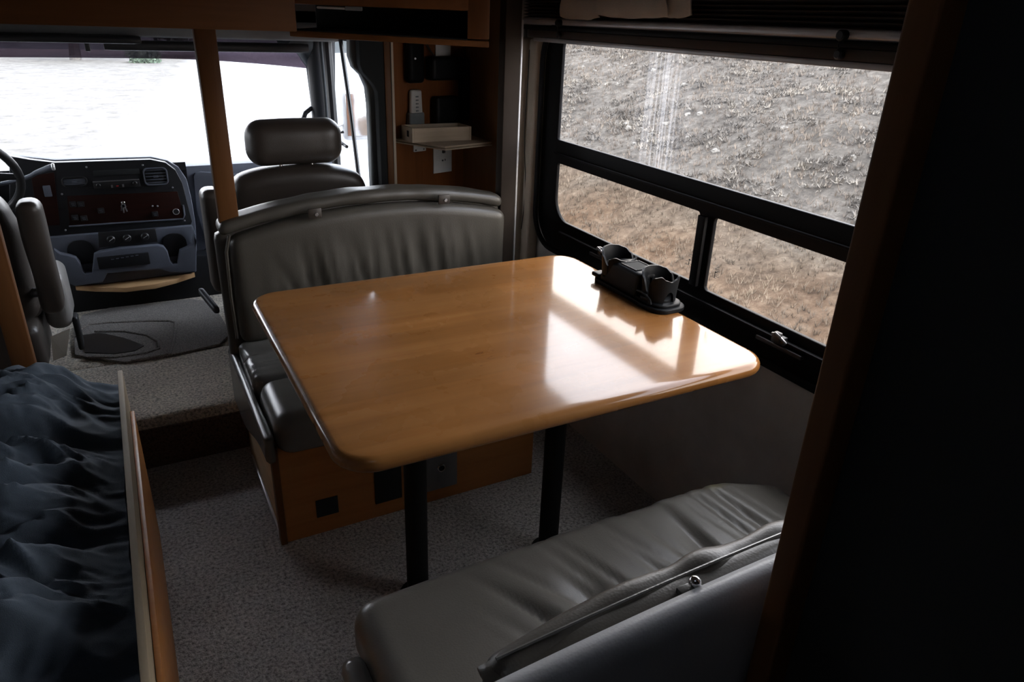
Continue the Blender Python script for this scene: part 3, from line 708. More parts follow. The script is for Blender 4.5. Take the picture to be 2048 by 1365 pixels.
tube_obj('panel_rim', [(x, yb-.002, z) for x, z in pt], .004, 'dashgrey', db, 8)
def vent(x0, y0, x1, y1, nm='air_vent'):
    a = P(x0, y1, yb); b = P(x1, y0, yb)
    v_ = plate(nm, rrect(a[0], a[1], b[0], b[1], .02, 6), [rrect(a[0]+.006, a[1]+.006, b[0]-.006, b[1]-.006, .015, 6)[::-1]], 'xz', .012, 'dashgrey' if x0 > 200 else 'black', db, .002, yb)
    for k in range(5):
        z = a[1]+.012+(b[1]-a[1]-.024)*k/4
        bmv = bmesh.new(); add_box(bmv, (a[0]+.008, yb-.002, z-.002), (b[0]-.008, yb+.008, z+.002), .001); bm_obj('vent_slat', bmv, 'dashgrey', v_)
    box('vent_tab', ((a[0]+b[0])/2-.01, yb-.008, (a[1]+b[1])/2-.004), ((a[0]+b[0])/2+.01, yb, (a[1]+b[1])/2+.004), 'dashgrey', v_, .001)
vent(125, 352, 173, 376); vent(290, 334, 333, 372)
a = P(188, 378, yb); b = P(278, 357, yb)
rd = box('radio', (a[0], yb-.012, a[1]), (b[0], yb+.006, b[1]), 'black', db, .003)
box('radio_trim', (a[0], yb-.014, b[1]-.004), (b[0], yb-.010, b[1]), 'grey_metal', rd, .001)
cyl_obj('radio_knob', (a[0]+.02, yb-.018, (a[1]+b[1])/2), .009, .014, 1, 'black', rd, 16, .002)
cyl_obj('radio_knob', (b[0]-.02, yb-.018, (a[1]+b[1])/2), .009, .014, 1, 'black', rd, 16, .002)
r_ = P(235, 371, yb); box('radio_light', (r_[0]-.005, yb-.015, r_[1]-.002), (r_[0]+.005, yb-.011, r_[1]+.002), 'red', rd, .0)
box('radio_button', (r_[0]-.026, yb-.015, r_[1]-.006), (r_[0]-.018, yb-.011, r_[1]+.006), 'grey_metal', rd, .001)
box('radio_button', (r_[0]+.018, yb-.015, r_[1]-.006), (r_[0]+.026, yb-.011, r_[1]+.006), 'grey_metal', rd, .001)
a = P(188, 353, yb); b = P(278, 337, yb); box('storage_slot', (a[0], yb-.003, a[1]), (b[0], yb+.006, b[1]), 'darkcloth', db, .002)
for x, y in ((146, 408), (162, 408), (150, 435), (168, 436), (202, 421), (310, 428)):
    c = P(x, y, yb); s_ = box('rocker_switch', (c[0]-.013, yb-.010, c[1]-.012), (c[0]+.013, yb, c[1]+.012), 'black', db, .002)
    boxes('switch_symbol', [((c[0]-.007, yb-.011, c[1]+.001), (c[0]+.005, yb-.0098, c[1]+.003)), ((c[0]-.005, yb-.011, c[1]-.006), (c[0]+.007, yb-.0098, c[1]-.004))], 'dashgrey', s_, 0)
for x, y in ((305, 412), (315, 412), (173, 334), (285, 330), (345, 375), (124, 388), (131, 460), (369, 441)):
    c = P(x, y, yb); cyl_obj('panel_screw' if y not in (412,) else 'indicator_lamp', (c[0], yb-.006, c[1]), .004, .006, 1, 'grey_metal', db, 10, .001)
c = P(352, 423, yb); bm = bmesh.new(); tube(bm, [(c[0]+.013*math.cos(a_), yb-.006, c[1]+.013*math.sin(a_)) for a_ in [2*math.pi*k/24 for k in range(25)]], .0016, 6, False)
sk_ = cyl_obj('power_socket', (c[0], yb-.003, c[1]), .012, .008, 1, 'black', db, 20); bm_obj('socket_ring', bm, 'rail', sk_)
c = P(95, 382, yb); box('grey_switch', (c[0]-.014, yb-.010, c[1]-.024), (c[0]+.014, yb, c[1]+.024), 'dashgrey', db, .003)
# heater control plate
hp = plate('heater_controls', [P(*q, 3.575) for q in ((196, 467), (311, 459), (316, 485), (198, 497))], [], 'xz', .016, 'black', db, .002, 3.590)
for x, y in ((222, 479), (254, 476), (290, 473)):
    c = P(x, y, 3.575); kn = cyl_obj('heater_knob', (c[0], 3.572, c[1]), .017, .016, 1, 'black', hp, 20, .003)
    tube_obj('knob_pointer', [(c[0]-.008, 3.5635, c[1]-.005), (c[0]+.010, 3.5635, c[1]+.006)], .0014, 'rail', kn, 6)
# lower console: back wall, front wall with cup notches, wells
plate('lower_console', [P(*q, 3.63) for q in ((85, 474), (140, 469), (240, 461), (383, 449), (391, 480), (392, 540), (360, 545), (200, 566), (130, 566), (100, 520))], [], 'xz', .05, 'dashgrey', db, .004, 3.630)
def path(pts, y): return [P(x, yy, y) for x, yy in pts]
plate('console_front', path(((108, 500), (120, 508), (140, 512), (152, 516), (160, 526), (166, 544), (171, 548), (184, 546), (186, 530), (188, 510), (200, 504), (225, 500), (240, 497), (316, 491), (328, 494), (336, 505), (341, 524), (346, 529), (355, 528), (357, 515), (360, 502), (372, 497), (385, 490), (388, 470), (386, 452), (391, 470), (394, 500), (392, 545), (340, 546), (320, 540), (215, 548), (205, 566), (150, 574), (120, 560)), 3.555), [], 'xz', .035, 'dashgrey', db, .006, 3.575)
for x, y in ((162, 505), (350, 490)):
    c = P(x, y, 3.60)
    bm = bmesh.new(); pr = rrect(c[0]-.052, c[1]-.055, c[0]+.052, c[1]+.055, [.02, .02, .045, .045], 6)
    u = plate('cup_well', pr, [], 'xz', .012, 'dashdark', db, .002, 3.602)
c = P(250, 519, 3.55)
boxes('ash_tray', [((c[0]-.11, 3.548, c[1]-.035), (c[0]+.10, 3.556, c[1]+.022))], 'dashdark', db, .004)
for k in range(6): box('vent_slot', (c[0]-.055+k*.02, 3.545, c[1]+.005+k*.0015), (c[0]-.043+k*.02, 3.549, c[1]+.008+k*.0015), 'dashgrey', db, 0)
box('kick_panel', (-.36, 3.63, .18), (.40, 3.72, .40), 'dashdark', db, .01)
box('kick_panel', (.30, 3.72, .18), (1.0, 3.80, .40), 'dashdark', db, .01)
box('kick_panel', (-1.0, 3.74, .18), (-.30, 3.82, .70), 'dashdark', db, .01)
# wooden tray
tr = [at(x, y, 2, .317) for x, y in ((149, 572), (190, 575), (250, 576), (310, 569), (350, 559), (389, 546), (388, 540), (360, 536), (330, 536), (240, 545), (205, 553), (160, 562))]
o = plate('pull_out_tray', [(p.x, p.y) for p in tr], [], 'xy', .022, 'tray', None, .002, .306)
tag(o, 'curved pale wooden tray fixed under the dash console', 'tray')
# keys in the ignition
ky = thing('key_bunch', (*[P(247, 398, yb)[0], yb-.01], P(247, 398, yb)[1]), 'bunch of keys hanging from the dash ignition lock', 'keys')
k0 = P(246, 405, yb)
cyl_obj('lock_barrel', (k0[0], yb-.008, k0[1]), .008, .014, 1, 'chrome', ky, 16, .001)
for a_, l_ in ((-.25, .05), (.1, .055), (.35, .045)):
    bm = bmesh.new(); add_box(bm, (-.003, -.001, -l_*.8), (.003, .001, -.008), .0005); add_box(bm, (-.006, -.002, -.020), (.006, .002, -.006), .001)
    bmesh.ops.transform(bm, matrix=Matrix.Translation((k0[0], yb-.018, k0[1])) @ Matrix.Rotation(a_, 4, 'Y'), verts=bm.verts)
    bm_obj('key', bm, 'grey_metal', ky)
# steering wheel and stalk
sw = thing('steering_wheel', (-.585, 3.45, .86), 'dark steering wheel on its column in front of the driver seat', 'steering wheel')
Rm = Matrix.Translation((-.585, 3.42, .86)) @ Matrix.Rotation(math.radians(-58), 4, 'X')
bm = bmesh.new(); tube(bm, [Rm @ Vector((.225*math.cos(a_), .225*math.sin(a_), 0)) for a_ in [2*math.pi*k/48 for k in range(49)]], .016, 12, False); bm_obj('rim', bm, 'black', sw)
bm = bmesh.new()
for a_ in (0, math.pi, -math.pi/2): tube(bm, [Rm @ Vector((0, 0, .02)), Rm @ Vector((.11*math.cos(a_), .11*math.sin(a_), .01)), Rm @ Vector((.22*math.cos(a_), .22*math.sin(a_), 0))], [.03, .018, .012], 10)
bm_obj('spoke', bm, 'dashdark', sw)
tube_obj('column', [(-.585, 3.45, .85), (-.585, 3.60, .76), (-.585, 3.74, .68)], [.05, .045, .06], 'black', sw, 20)
pA = at(62, 352, 1, 3.50); pB = at(72, 346, 1, 3.49); pC = at(104, 334, 1, 3.47); pD = at(113, 339, 1, 3.47)
tube_obj('stalk', [(-.56, 3.56, .79), tuple(pA+Vector((-.05, .02, -.02))), tuple(pA), tuple(pB), tuple(pC)], [.008, .008, .009, .010, .013], 'dashgrey', sw, 12)
cyl_obj('stalk_end', tuple(pC+Vector((.004, -.002, 0))), .0145, .012, 0, 'rail', sw, 16, .003)

# ================================================================== CAB SHELL, WINDSHIELD, DOORS
def wsx(u): return -1.02+2.04*u
def wspt(u, v):
    x = wsx(u); b = 1-(abs(x)/1.02)**2.6
    yb_ = 4.02+.36*b; yt = 3.80+.22*b
    return (x, yb_+(yt-yb_)*v, .66+.86*v)
nu, nv = 36, 16; v = []; f = []
for k in (0, .006):
    for j in range(nv+1):
        for i in range(nu+1):
            p = wspt(i/nu, j/nv); v.append((p[0], p[1]+k, p[2]))
n1 = (nu+1)*(nv+1)
for j in range(nv):
    for i in range(nu):
        a = j*(nu+1)+i; f.append((a, a+1, a+nu+2, a+nu+1)); 
ws = mesh_obj('window_2', v[:n1], f, 'glass_ws'); struct(ws)
# purple band along the top of the glass
v2 = []; f2 = []
for j in range(5):
    for i in range(nu+1):
        u = i/nu; x = wsx(u); zl = 1.262 - .035*max(0, (x-.3)/.7)**1.5
        vv = ((zl-.66)/.86)*(1-j/4)+1.0*(j/4); p = wspt(u, vv); v2.append((p[0], p[1]-.004, p[2]))
for j in range(4):
    for i in range(nu): a = j*(nu+1)+i; f2.append((a, a+1, a+nu+2, a+nu+1))
mesh_obj('tint_band', v2, f2, 'glass_band', ws)
# header above the windshield: headliner roll and visors
hd = softbox('ceiling', (-1.05, 3.55, 1.372), (1.05, 4.1, 1.46), .03, 'headliner', None, .06, None, lambda p: (p[0], p[1], p[2]+.004-.004*abs(p[0]))); struct(hd)
struct(box('ceiling', (-1.1, 3.0, 1.46), (1.1, 4.15, 1.50), 'headliner', bev=0))
def visor(lo, hi, label):
    t_ = thing('sun_visor', ((lo[0]+hi[0])/2, lo[1], hi[2]), label, 'sun visor')
    softbox('pad', lo, hi, .008, 'black', t_, .03); tube_obj('hinge_rod', [(lo[0]+.03, lo[1]+.02, hi[2]-.004), (lo[0]+.03, lo[1]+.02, hi[2]+.014)], .005, 'grey_metal', t_)
    return t_
visor((-.75, 3.46, 1.353), (.16, 3.60, 1.382), 'long black sun visor under the header above the steering wheel')
visor((.02, 3.66, 1.318), (.88, 3.70, 1.360), 'black sun visor above the passenger side windshield')
bmx = box('mirror_mount', (-.05, 3.72, 1.31), (-.03, 3.76, 1.37), 'black', None, .004); tag(bmx, 'small black bracket hanging from the header beside the long visor', 'bracket')
# A pillar with door seal, and door with window on the passenger side
pil = tube_obj('trim_7', [(1.0, 4.05, .60), (.99, 3.99, 1.0), (.965, 3.93, 1.25), (.90, 3.86, 1.36), (.80, 3.80, 1.40)], [.055, .042, .045, .06, .06], 'pillar_dark', None, 16); struct(pil)
pil2 = tube_obj('trim_8', [(-1.0, 4.05, .60), (-.99, 3.99, 1.0), (-.965, 3.93, 1.25), (-.90, 3.86, 1.36), (-.80, 3.80, 1.40)], [.055, .042, .045, .06, .06], 'pillar_dark', None, 16); struct(pil2)
def door(s, name):
    X = s*1.0
    hole = [(2.99, .70), (2.99, 1.38), (3.84, 1.38), (3.92, 1.0), (3.97, .74)]
    outl_ = [(2.925, .19), (4.25, .19), (4.25, 1.46), (2.925, 1.46)]
    d_ = plate(name, outl_, [hole[::-1]], 'yz', .05, 'dashdark', None, .004, X+s*.03); struct(d_)
    gl_ = box('glass_pane', (X+s*.03-.002, 2.96, .68), (X+s*.03+.002, 4.0, 1.42), 'glass_ws', d_, 0)
    return d_
dr = door(1, 'door_1'); dl = door(-1, 'door_2')
# grey moulding and black trim around the rear of the door opening
YM = 2.93
le = [(697, 70), (697.5, 112), (705, 134), (721, 150), (732, 175), (736, 210), (738.5, 260), (741, 330), (745, 410), (750, 520)]
re = [(711, 70), (714, 128), (720, 143), (741, 168), (749, 183), (751, 215), (753, 265), (756, 330), (760, 410), (766, 520)]
plate('door_edge_moulding', [P(x, y, YM) for x, y in le]+[P(x+6, y, YM) for x, y in re[::-1]], [], 'xz', .05, 'pillar', dr, .008, YM+.012)
bt = plate('trim_9', [P(x, y, 2.90) for x, y in re]+[P(788, 520, 2.90), P(776, 70, 2.90)], [], 'xz', .05, 'darkcloth', None, .004, 2.885); struct(bt)
# vent bar, seals and latch on the door window
tube_obj('quarter_bar', [(.985, 3.50, 1.40), (.985, 3.40, 1.10), (.985, 3.30, .72)], .010, 'black', dr, 8)
tube_obj('door_seal', [(.955, 3.74, 1.39), (.965, 3.76, 1.1), (.97, 3.78, .72)], .009, 'pillar_dark', dr, 8)
tube_obj('door_seal', [(.96, 3.86, 1.38), (.965, 3.86, 1.1), (.97, 3.87, .72)], .05, 'dashdark', dr, 12)
tube_obj('door_seal', [(.965, 3.66, 1.39), (.97, 3.66, 1.1), (.97, 3.64, .72)], .022, 'black', dr, 8)
tube_obj('vent_latch', [(.975, 3.50, .915), (.955, 3.50, .92), (.955, 3.50, .97), (.975, 3.50, .975)], .007, 'black', dr, 8)
tube_obj('vent_latch', [(.97, 3.53, .92), (.97, 3.44, .915)], .008, 'black', dr, 8)
# black trim between door and bulkhead
struct(box('trim_11', (.972, 2.855, .2), (.999, 2.90, 1.46), 'oak_d', bev=.003))
struct(box('wall_front', (1.0, 2.86, 0), (1.45, 3.15, .02), 'dashdark', bev=0))
gh = thing('grab_handle', (.93, 3.9, 1.05), 'dark curved grab handle on the windshield pillar behind the passenger headrest', 'handle')
hpts = [at(x, y, 1, 3.86) for x, y in ((637, 214), (622, 217), (611, 226), (606, 240), (606, 262))]
tube_obj('grip', [tuple(p) for p in hpts]+[tuple(hpts[-1]+Vector((.02, .05, -.06)))], .012, 'dashdark', gh, 12)
tube_obj('mounting_arm', [tuple(hpts[0]), tuple(hpts[0]+Vector((.06, .06, .005)))], .012, 'dashdark', gh, 12)
# wiper on the glass
wpz = thing('windshield_wiper', (.45, 4.45, .72), 'black windshield wiper lying at the base of the windshield', 'wiper')
wq = [at(x, y, 1, 4.42) for x, y in ((415, 325), (445, 321), (498, 323), (560, 326))]
tube_obj('blade', [tuple(p) for p in wq], .006, 'black', wpz, 6)
wq = [at(x, y, 1, 4.43) for x, y in ((445, 314), (470, 317), (500, 319), (570, 322))]
tube_obj('arm', [tuple(p) for p in wq], .004, 'black', wpz, 6)
# outside mirror seen through the door window
om = thing('door_mirror', (1.33, 4.05, .95), 'large grey truck door mirror outside the passenger window', 'mirror')
softbox('housing', (1.20, 4.30, .80), (1.42, 4.36, 1.10), .03, 'rail', om, .03)
box('mirror_glass', (1.22, 4.294, .83), (1.40, 4.299, 1.07), 'chrome', om, .002)
tube_obj('bracket', [(1.06, 4.30, .86), (1.21, 4.33, .90)], .012, 'rail', om)

# ================================================================== BULKHEAD FITTINGS
def wb(name, u0, u1, z0, z1, d0, d1, mat, parent=None, bev=.003, seg=2):
    """box fixed on the bulkhead: u along it, d out from it"""
    bm = bmesh.new(); add_box(bm, (u0, d0, z0), (u1, d1, z1), bev, seg)
    mt_ = Matrix(((dirp.x, nrm.x, 0, A.x), (dirp.y, nrm.y, 0, A.y), (0, 0, 1, 0), (0, 0, 0, 1)))
    bmesh.ops.transform(bm, matrix=mt_, verts=bm.verts)
    return bm_obj(name, bm, mat, parent)
def wu(px, py):
    d = _f*FPX + R2*(px-1024) - U2*(py-682.5); t = ((A-CAM).dot(nrm))/d.dot(nrm); q = CAM+d*t; return (q-A).dot(dirp), q.z
def wrect(x0, y0, x1, y1):
    a = wu(x0, y1); b = wu(x1, y0); return a[0], b[0], a[1], b[1]
u0, u1, z0, z1 = wrect(866, 303, 902, 345)
op = wb('wall_outlet', u0, u1, z0-.005, z1+.02, 0, .006, 'white', None, .002); tag(op, 'white wall outlet plate below the small shelf', 'outlet')
um = (u0+u1)/2
wb('socket', um-.006, um+.002, z0+.045, z0+.052, .006, .008, 'label', op, 0); wb('socket', um+.010, um+.014, z0+.046, z0+.054, .006, .008, 'label', op, 0)
wb('coax_port', um-.006, um+.010, z0+.080, z0+.094, .006, .014, 'black', op, .003)
u0, u1, z0, z1 = wrect(826, 296, 850, 303)
o = wb('wall_switch', u0, u1, z0-.002, z1+.05, 0, .008, 'white', None, .002); tag(o, 'small white switch plate tucked under the left of the small shelf', 'switch')
wb('switch_dot', u0+.006, u0+.012, z0+.002, z0+.008, .008, .010, 'label', o, 0); wb('switch_dot', u1-.016, u1-.010, z0+.004, z0+.009, .008, .010, 'label', o, 0)
# shelf with moulded edge
sz = 1.03
sh = thing('wall_shelf', (1.2, 2.8, sz), 'small pale shelf with layered edge on the wooden bulkhead', 'shelf')
def shpoly(g): return [(1.024-g, 2.903), (1.148-g*.6, 2.668-g), (1.385, 2.728-g), (1.378, 3.0), (1.2, 2.955)]
plate('shelf_board', shpoly(0), [], 'xy', .006, 'boxwood', sh, .001, sz-.003)
plate('shelf_lip', shpoly(-.004), [], 'xy', .005, 'ply', sh, .001, sz-.009)
plate('shelf_lip', shpoly(.002), [], 'xy', .004, 'boxwood', sh, .001, sz-.014)
pb = thing('pine_box', (1.2, 2.85, sz), 'pale pine box with finger slot standing on the small shelf', 'box')
Q0 = Vector((1.063, 2.784, 0)); qx = Vector((1.0, .0, 0)).normalized(); qy = Vector((-.02, 1, 0)).normalized()
def pbx(nm, u0, u1, d0, d1, z0, z1, mat, par, bev=.001):
    bm = bmesh.new(); add_box(bm, (u0, d0, z0), (u1, d1, z1), bev)
    bmesh.ops.transform(bm, matrix=Matrix(((qx.x, qy.x, 0, Q0.x), (qx.y, qy.y, 0, Q0.y), (0, 0, 1, 0), (0, 0, 0, 1))), verts=bm.verts); return bm_obj(nm, bm, mat, par)
pbx('box_side', 0, .245, 0, .009, sz, sz+.056, 'boxwood', pb); pbx('box_side', .0, .245, .108, .117, sz, sz+.056, 'boxwood', pb)
e_ = pbx('box_end', -.009, 0, 0, .117, sz, sz+.056, 'boxwood', pb); pbx('box_end', .245, .254, 0, .117, sz, sz+.056, 'boxwood', pb); pbx('box_bottom', 0, .245, .009, .108, sz, sz+.005, 'boxwood', pb)
pbx('finger_slot', -.0097, -.0088, .035, .055, sz+.018, sz+.042, 'darkcloth', e_, 0)
# remote, handset, black holders
def wsoft(name, u0, u1, z0, z1, d0, d1, r, mat, parent=None, warp=None):
    T_ = lambda p: tuple(A + dirp*p[0] + nrm*p[1] + Vector((0, 0, p[2])))
    return softbox(name, (u0, d0, z0), (u1, d1, z1), r, mat, parent, .008, None, (lambda p: T_(warp(p))) if warp else T_)
u0, u1, z0, z1 = wrect(813, 178, 840, 252)
rc = thing('remote_control', tuple(A+dirp*((u0+u1)/2)+Vector((0, 0, z0))), 'white handheld remote in a wall clip above the pine box', 'remote')
wsoft('remote_body', u0+.004, u1-.002, z0, z1, .004, .026, .010, 'white', rc, lambda p: (p[0]+(.006*(p[2]-z0)/(z1-z0)*(1 if p[0] < (u0+u1)/2 else -1)), p[1], p[2]))
wsoft('wall_clip', u0-.002, u1+.002, z0-.004, z0+.055, 0, .030, .008, 'pillar', rc)
kx = (u0+u1)/2
for k in range(5): wb('remote_button', kx-.006, kx+.008, z1-.030-k*.014, z1-.024-k*.014, .025, .028, 'pillar', rc, .001)
u0, u1, z0, z1 = wrect(806, 96, 838, 166)
ph = thing('handset', tuple(A+dirp*((u0+u1)/2)+Vector((0, 0, z0))), 'glossy black handset hanging under the overhead cabinet', 'handset')
wsoft('handset_body', u0, u1, z0, z1+.03, .002, .045, .018, 'blackgloss', ph); cyl_obj('handset_key', tuple(A+dirp*(u0+.03)+nrm*.046+Vector((0, 0, z0+.095))), .004, .003, 1, 'grey_metal', ph, 10)
u0, u1, z0, z1 = wrect(848, 112, 912, 160)
o = wsoft('wall_pouch', u0, u1, z0, z1, .0, .06, .016, 'rubber'); tag(o, 'wide black case mounted beside the black handset', 'case')
cb = tube_obj('cable', [tuple(A+dirp*(u0+.035)+nrm*.03+Vector((0, 0, z1-.003))), tuple(A+dirp*(u0+.02)+nrm*.02+Vector((0, 0, z1+.02))), tuple(A+dirp*(u0+.005)+nrm*.012+Vector((0, 0, z1+.05)))], .004, 'black', o, 8)
u0, u1, z0, z1 = wrect(870, 92, 900, 113)
o = wb('wall_plate', u0, u1, z0, z1+.02, 0, .006, 'white', None, .002); tag(o, 'grey wall plate half hidden under the overhead cabinet', 'wall plate')
u0, u1, z0, z1 = wrect(860, 190, 905, 250)
o = wsoft('wall_pouch', u0, u1, z0, z1, .0, .05, .012, 'rubber'); tag(o, 'square black holder mounted just above the pine box', 'case')
u0, u1, z0, z1 = wrect(914, 118, 948, 240)
o = wsoft('wall_radio', u0, u1, z0, z1, .0, .055, .014, 'blackgloss'); tag(o, 'tall black unit at the dark corner of the bulkhead', 'radio unit')

# overhead cabinet with dark open shelf
oc = thing('overhead_cabinet', (.8, 2.3, 1.44), 'wooden overhead cabinet with dark open shelf above the bulkhead', 'cabinet')
L0 = Vector((.517, 2.385, 0)); L1 = Vector((1.005, 2.15, 0)); dl_ = (L1-L0).normalized(); nl = Vector((-dl_.y, dl_.x, 0))
def cb_(name, u0, u1, d0, d1, z0, z1, mat, dz=0, parent=oc):
    bm = bmesh.new(); add_box(bm, (u0, d0, z0), (u1, d1, z1), .003)
    for v_ in bm.verts: v_.co.z += dz*v_.co.x
    bmesh.ops.transform(bm, matrix=Matrix(((dl_.x, nl.x, 0, L0.x), (dl_.y, nl.y, 0, L0.y), (0, 0, 1, 0), (0, 0, 0, 1))), verts=bm.verts)
    return bm_obj(name, bm, mat, parent)
LL = (L1-L0).length
cb_('bottom_board', 0, LL+.062, 0, .42, 1.428, 1.446, 'oak_x', -.018)
cb_('side_stile', LL-.005, LL+.062, 0, .42, 1.44, 2.05, 'oak')
cb_('top_rail', 0, LL, 0, .02, 1.518, 2.05, 'oak_x')
cb_('shelf_back', 0, LL, .40, .42, 1.44, 2.05, 'darkcloth')
cb_('shelf_liner', 0.002, LL-.004, .006, .40, 1.446, 1.449, 'darkcloth', -.018)
lf = thing('cabinet_light', (.66, 2.40, 1.52), 'small white strip light at the top of the dark open shelf', 'light')
cb_('light_bar', .08, .165, .03, .05, 1.508, 1.515, 'white', 0, lf); cb_('light_cap', .165, .215, .028, .055, 1.506, 1.518, 'pillar', 0, lf)

# ================================================================== NEAR CABINET (right edge)
nc = thing('tall_cabinet', (.9, 0, 0), 'tall dark cabinet with wooden corner post close to the camera', 'cabinet')
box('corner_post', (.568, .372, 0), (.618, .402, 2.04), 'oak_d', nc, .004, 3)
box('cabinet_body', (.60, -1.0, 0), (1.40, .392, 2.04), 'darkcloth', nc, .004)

# ================================================================== OUTSIDE
GZ = -1.15
def hillz(x, y):
    r = max(0.0, x-5.0); az = math.atan2(x, max(y, .01)); k = sstep(math.radians(24), math.radians(33), az)
    h = min(r, 17)*.30*k; h += .35*nz(x*.35, y*.35)*k*min(1, r/3) + .05*nz(x*2.2, y*2.2)*min(1, max(0, x-2)/2)
    return GZ + h - .3*0
def terrain(name, xs, ys, mat, fz):
    v = [(x, y, fz(x, y)) for y in ys for x in xs]; n = len(xs); f = []
    for j in range(len(ys)-1):
        for i in range(n-1): a = j*n+i; f.append((a, a+1, a+n+1, a+n))
    o = mesh_obj(name, v, f, mat, None, True, 180); struct(o); return o
def mat_ground():
    m, nt, b = nodes('gravel_lot')
    f = noisen(nt, coords(nt), 1.3, 6, .7); base = ramp(nt, f, [(.3, (.26, .26, .26)), (.7, (.36, .36, .36))])
    g = noisen(nt, coords(nt), 2.2, 6, .75); grass = ramp(nt, g, [(.3, (.085, .08, .07)), (.45, (.125, .115, .105)), (.6, (.16, .15, .135))])
    geo = N(nt, 'ShaderNodeNewGeometry'); s = N(nt, 'ShaderNodeSeparateXYZ'); nt.links.new(geo.outputs['Position'], s.inputs[0])
    # boundary between dry grass and pale track runs diagonally
    a = N(nt, 'ShaderNodeMath', operation='MULTIPLY_ADD'); nt.links.new(s.outputs['Y'], a.inputs[0]); a.inputs[1].default_value = -.16; nt.links.new(s.outputs['X'], a.inputs[2])
    nzz = noisen(nt, coords(nt), .5, 4); a2 = N(nt, 'ShaderNodeMath', operation='MULTIPLY_ADD'); nt.links.new(nzz, a2.inputs[0]); a2.inputs[1].default_value = 2.0; nt.links.new(a.outputs[0], a2.inputs[2])
    mr = N(nt, 'ShaderNodeMapRange'); mr.inputs[1].default_value = -2.2; mr.inputs[2].default_value = -.6; nt.links.new(a2.outputs[0], mr.inputs[0])
    mx = N(nt, 'ShaderNodeMix', data_type='RGBA'); nt.links.new(mr.outputs[0], mx.inputs['Factor']); nt.links.new(grass, mx.inputs[6]); nt.links.new(base, mx.inputs[7])
    nt.links.new(mx.outputs[2], b.inputs['Base Color']); b.inputs['Roughness'].default_value = 1; b.inputs['Specular IOR Level'].default_value = 0
    return m
def mat_hill():
    m, nt, b = nodes('dry_scrub_hillside')
    v = coords(nt); f = noisen(nt, v, 4.0, 10, .8, 0); f2 = noisen(nt, v, .8, 3)
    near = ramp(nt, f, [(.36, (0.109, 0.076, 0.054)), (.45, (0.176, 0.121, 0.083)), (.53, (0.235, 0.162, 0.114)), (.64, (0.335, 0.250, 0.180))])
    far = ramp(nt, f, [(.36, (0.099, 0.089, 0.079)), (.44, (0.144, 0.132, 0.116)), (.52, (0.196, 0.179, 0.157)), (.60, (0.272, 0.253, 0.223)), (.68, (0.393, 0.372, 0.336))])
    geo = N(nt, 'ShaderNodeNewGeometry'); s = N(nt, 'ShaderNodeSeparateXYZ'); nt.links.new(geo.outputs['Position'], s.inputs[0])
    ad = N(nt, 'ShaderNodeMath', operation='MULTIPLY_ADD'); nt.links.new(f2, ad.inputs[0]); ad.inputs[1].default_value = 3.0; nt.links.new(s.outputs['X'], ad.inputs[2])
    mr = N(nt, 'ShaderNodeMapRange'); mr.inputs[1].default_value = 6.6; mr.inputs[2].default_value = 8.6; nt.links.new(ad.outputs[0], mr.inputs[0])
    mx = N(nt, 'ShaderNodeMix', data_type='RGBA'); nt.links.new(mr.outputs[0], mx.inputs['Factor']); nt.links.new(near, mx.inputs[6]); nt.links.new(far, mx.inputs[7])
    k = ramp(nt, f2, [(.3, (.82,)*3), (.7, (1.12,)*3)]); mm = N(nt, 'ShaderNodeVectorMath', operation='MULTIPLY'); nt.links.new(mx.outputs[2], mm.inputs[0]); nt.links.new(k, mm.inputs[1])
    nt.links.new(mm.outputs[0], b.inputs['Base Color']); b.inputs['Roughness'].default_value = 1; b.inputs['Specular IOR Level'].default_value = 0
    bump(nt, b, f, .9, .2)
    return m
M['ground'] = mat_ground(); M['hill'] = mat_hill()
xs1 = list(np.linspace(-40, 1.9, 40)); 
terrain('ground', list(np.linspace(-60, 2.3, 30)), list(np.linspace(-10, 90, 40)), 'ground', lambda x, y: GZ)
ratio = lambda x, y: sstep(math.radians(24), math.radians(33), math.atan2(x, max(y, .01)))
xs = list(np.linspace(2.3, 20, 150))+list(np.linspace(20.5, 60, 30)); ys = list(np.linspace(-10, 22, 180))+list(np.linspace(22.8, 90, 50))
th = terrain('hill', xs, ys, 'hill', hillz)
# the flat part of that patch in front of the truck is pale track as well
th.data.materials.append(M['ground'])
for p in th.data.polygons:
    if math.degrees(math.atan2(p.center.x, max(p.center.y, .01))) < 23: p.material_index = 1
# tufts of dry grass and grey scrub on the slope
def scrub():
    rnd = random.Random(3); v = []; f = []
    for k in range(16000):
        x = 2.6+rnd.random()**1.2*13; y = x*rnd.uniform(.55, 1.75)
        z = hillz(x, y); s = rnd.uniform(.035, .085)*(1+.05*x); nb_ = 6
        for b_ in range(nb_):
            a = rnd.uniform(0, 6.283); l = s*rnd.uniform(.5, 1.2); w = s*.06
            dx, dy = math.cos(a), math.sin(a); tx = x+dx*l*.6; ty = y+dy*l*.6; i = len(v)
            v += [(x-dy*w, y+dx*w, z-.02), (x+dy*w, y-dx*w, z-.02), (tx, ty, z+l*.75)]; f.append((i, i+1, i+2))
    m, nt, b = nodes('dry_grass_blades')
    far = noisen(nt, coords(nt), 1.5, 4); nt.links.new(ramp(nt, far, [(.35, (.125, .108, .092)), (.55, (.215, .180, .147)), (.75, (.31, .27, .22))]), b.inputs['Base Color'])
    b.inputs['Roughness'].default_value = 1; b.inputs['Specular IOR Level'].default_value = 0
    o = mesh_obj('dry_grass', v, f, m, None, False); tag(o, 'dry tan grass and grey scrub growing over the hillside outside the side window', 'grass', None, 'stuff')
scrub()
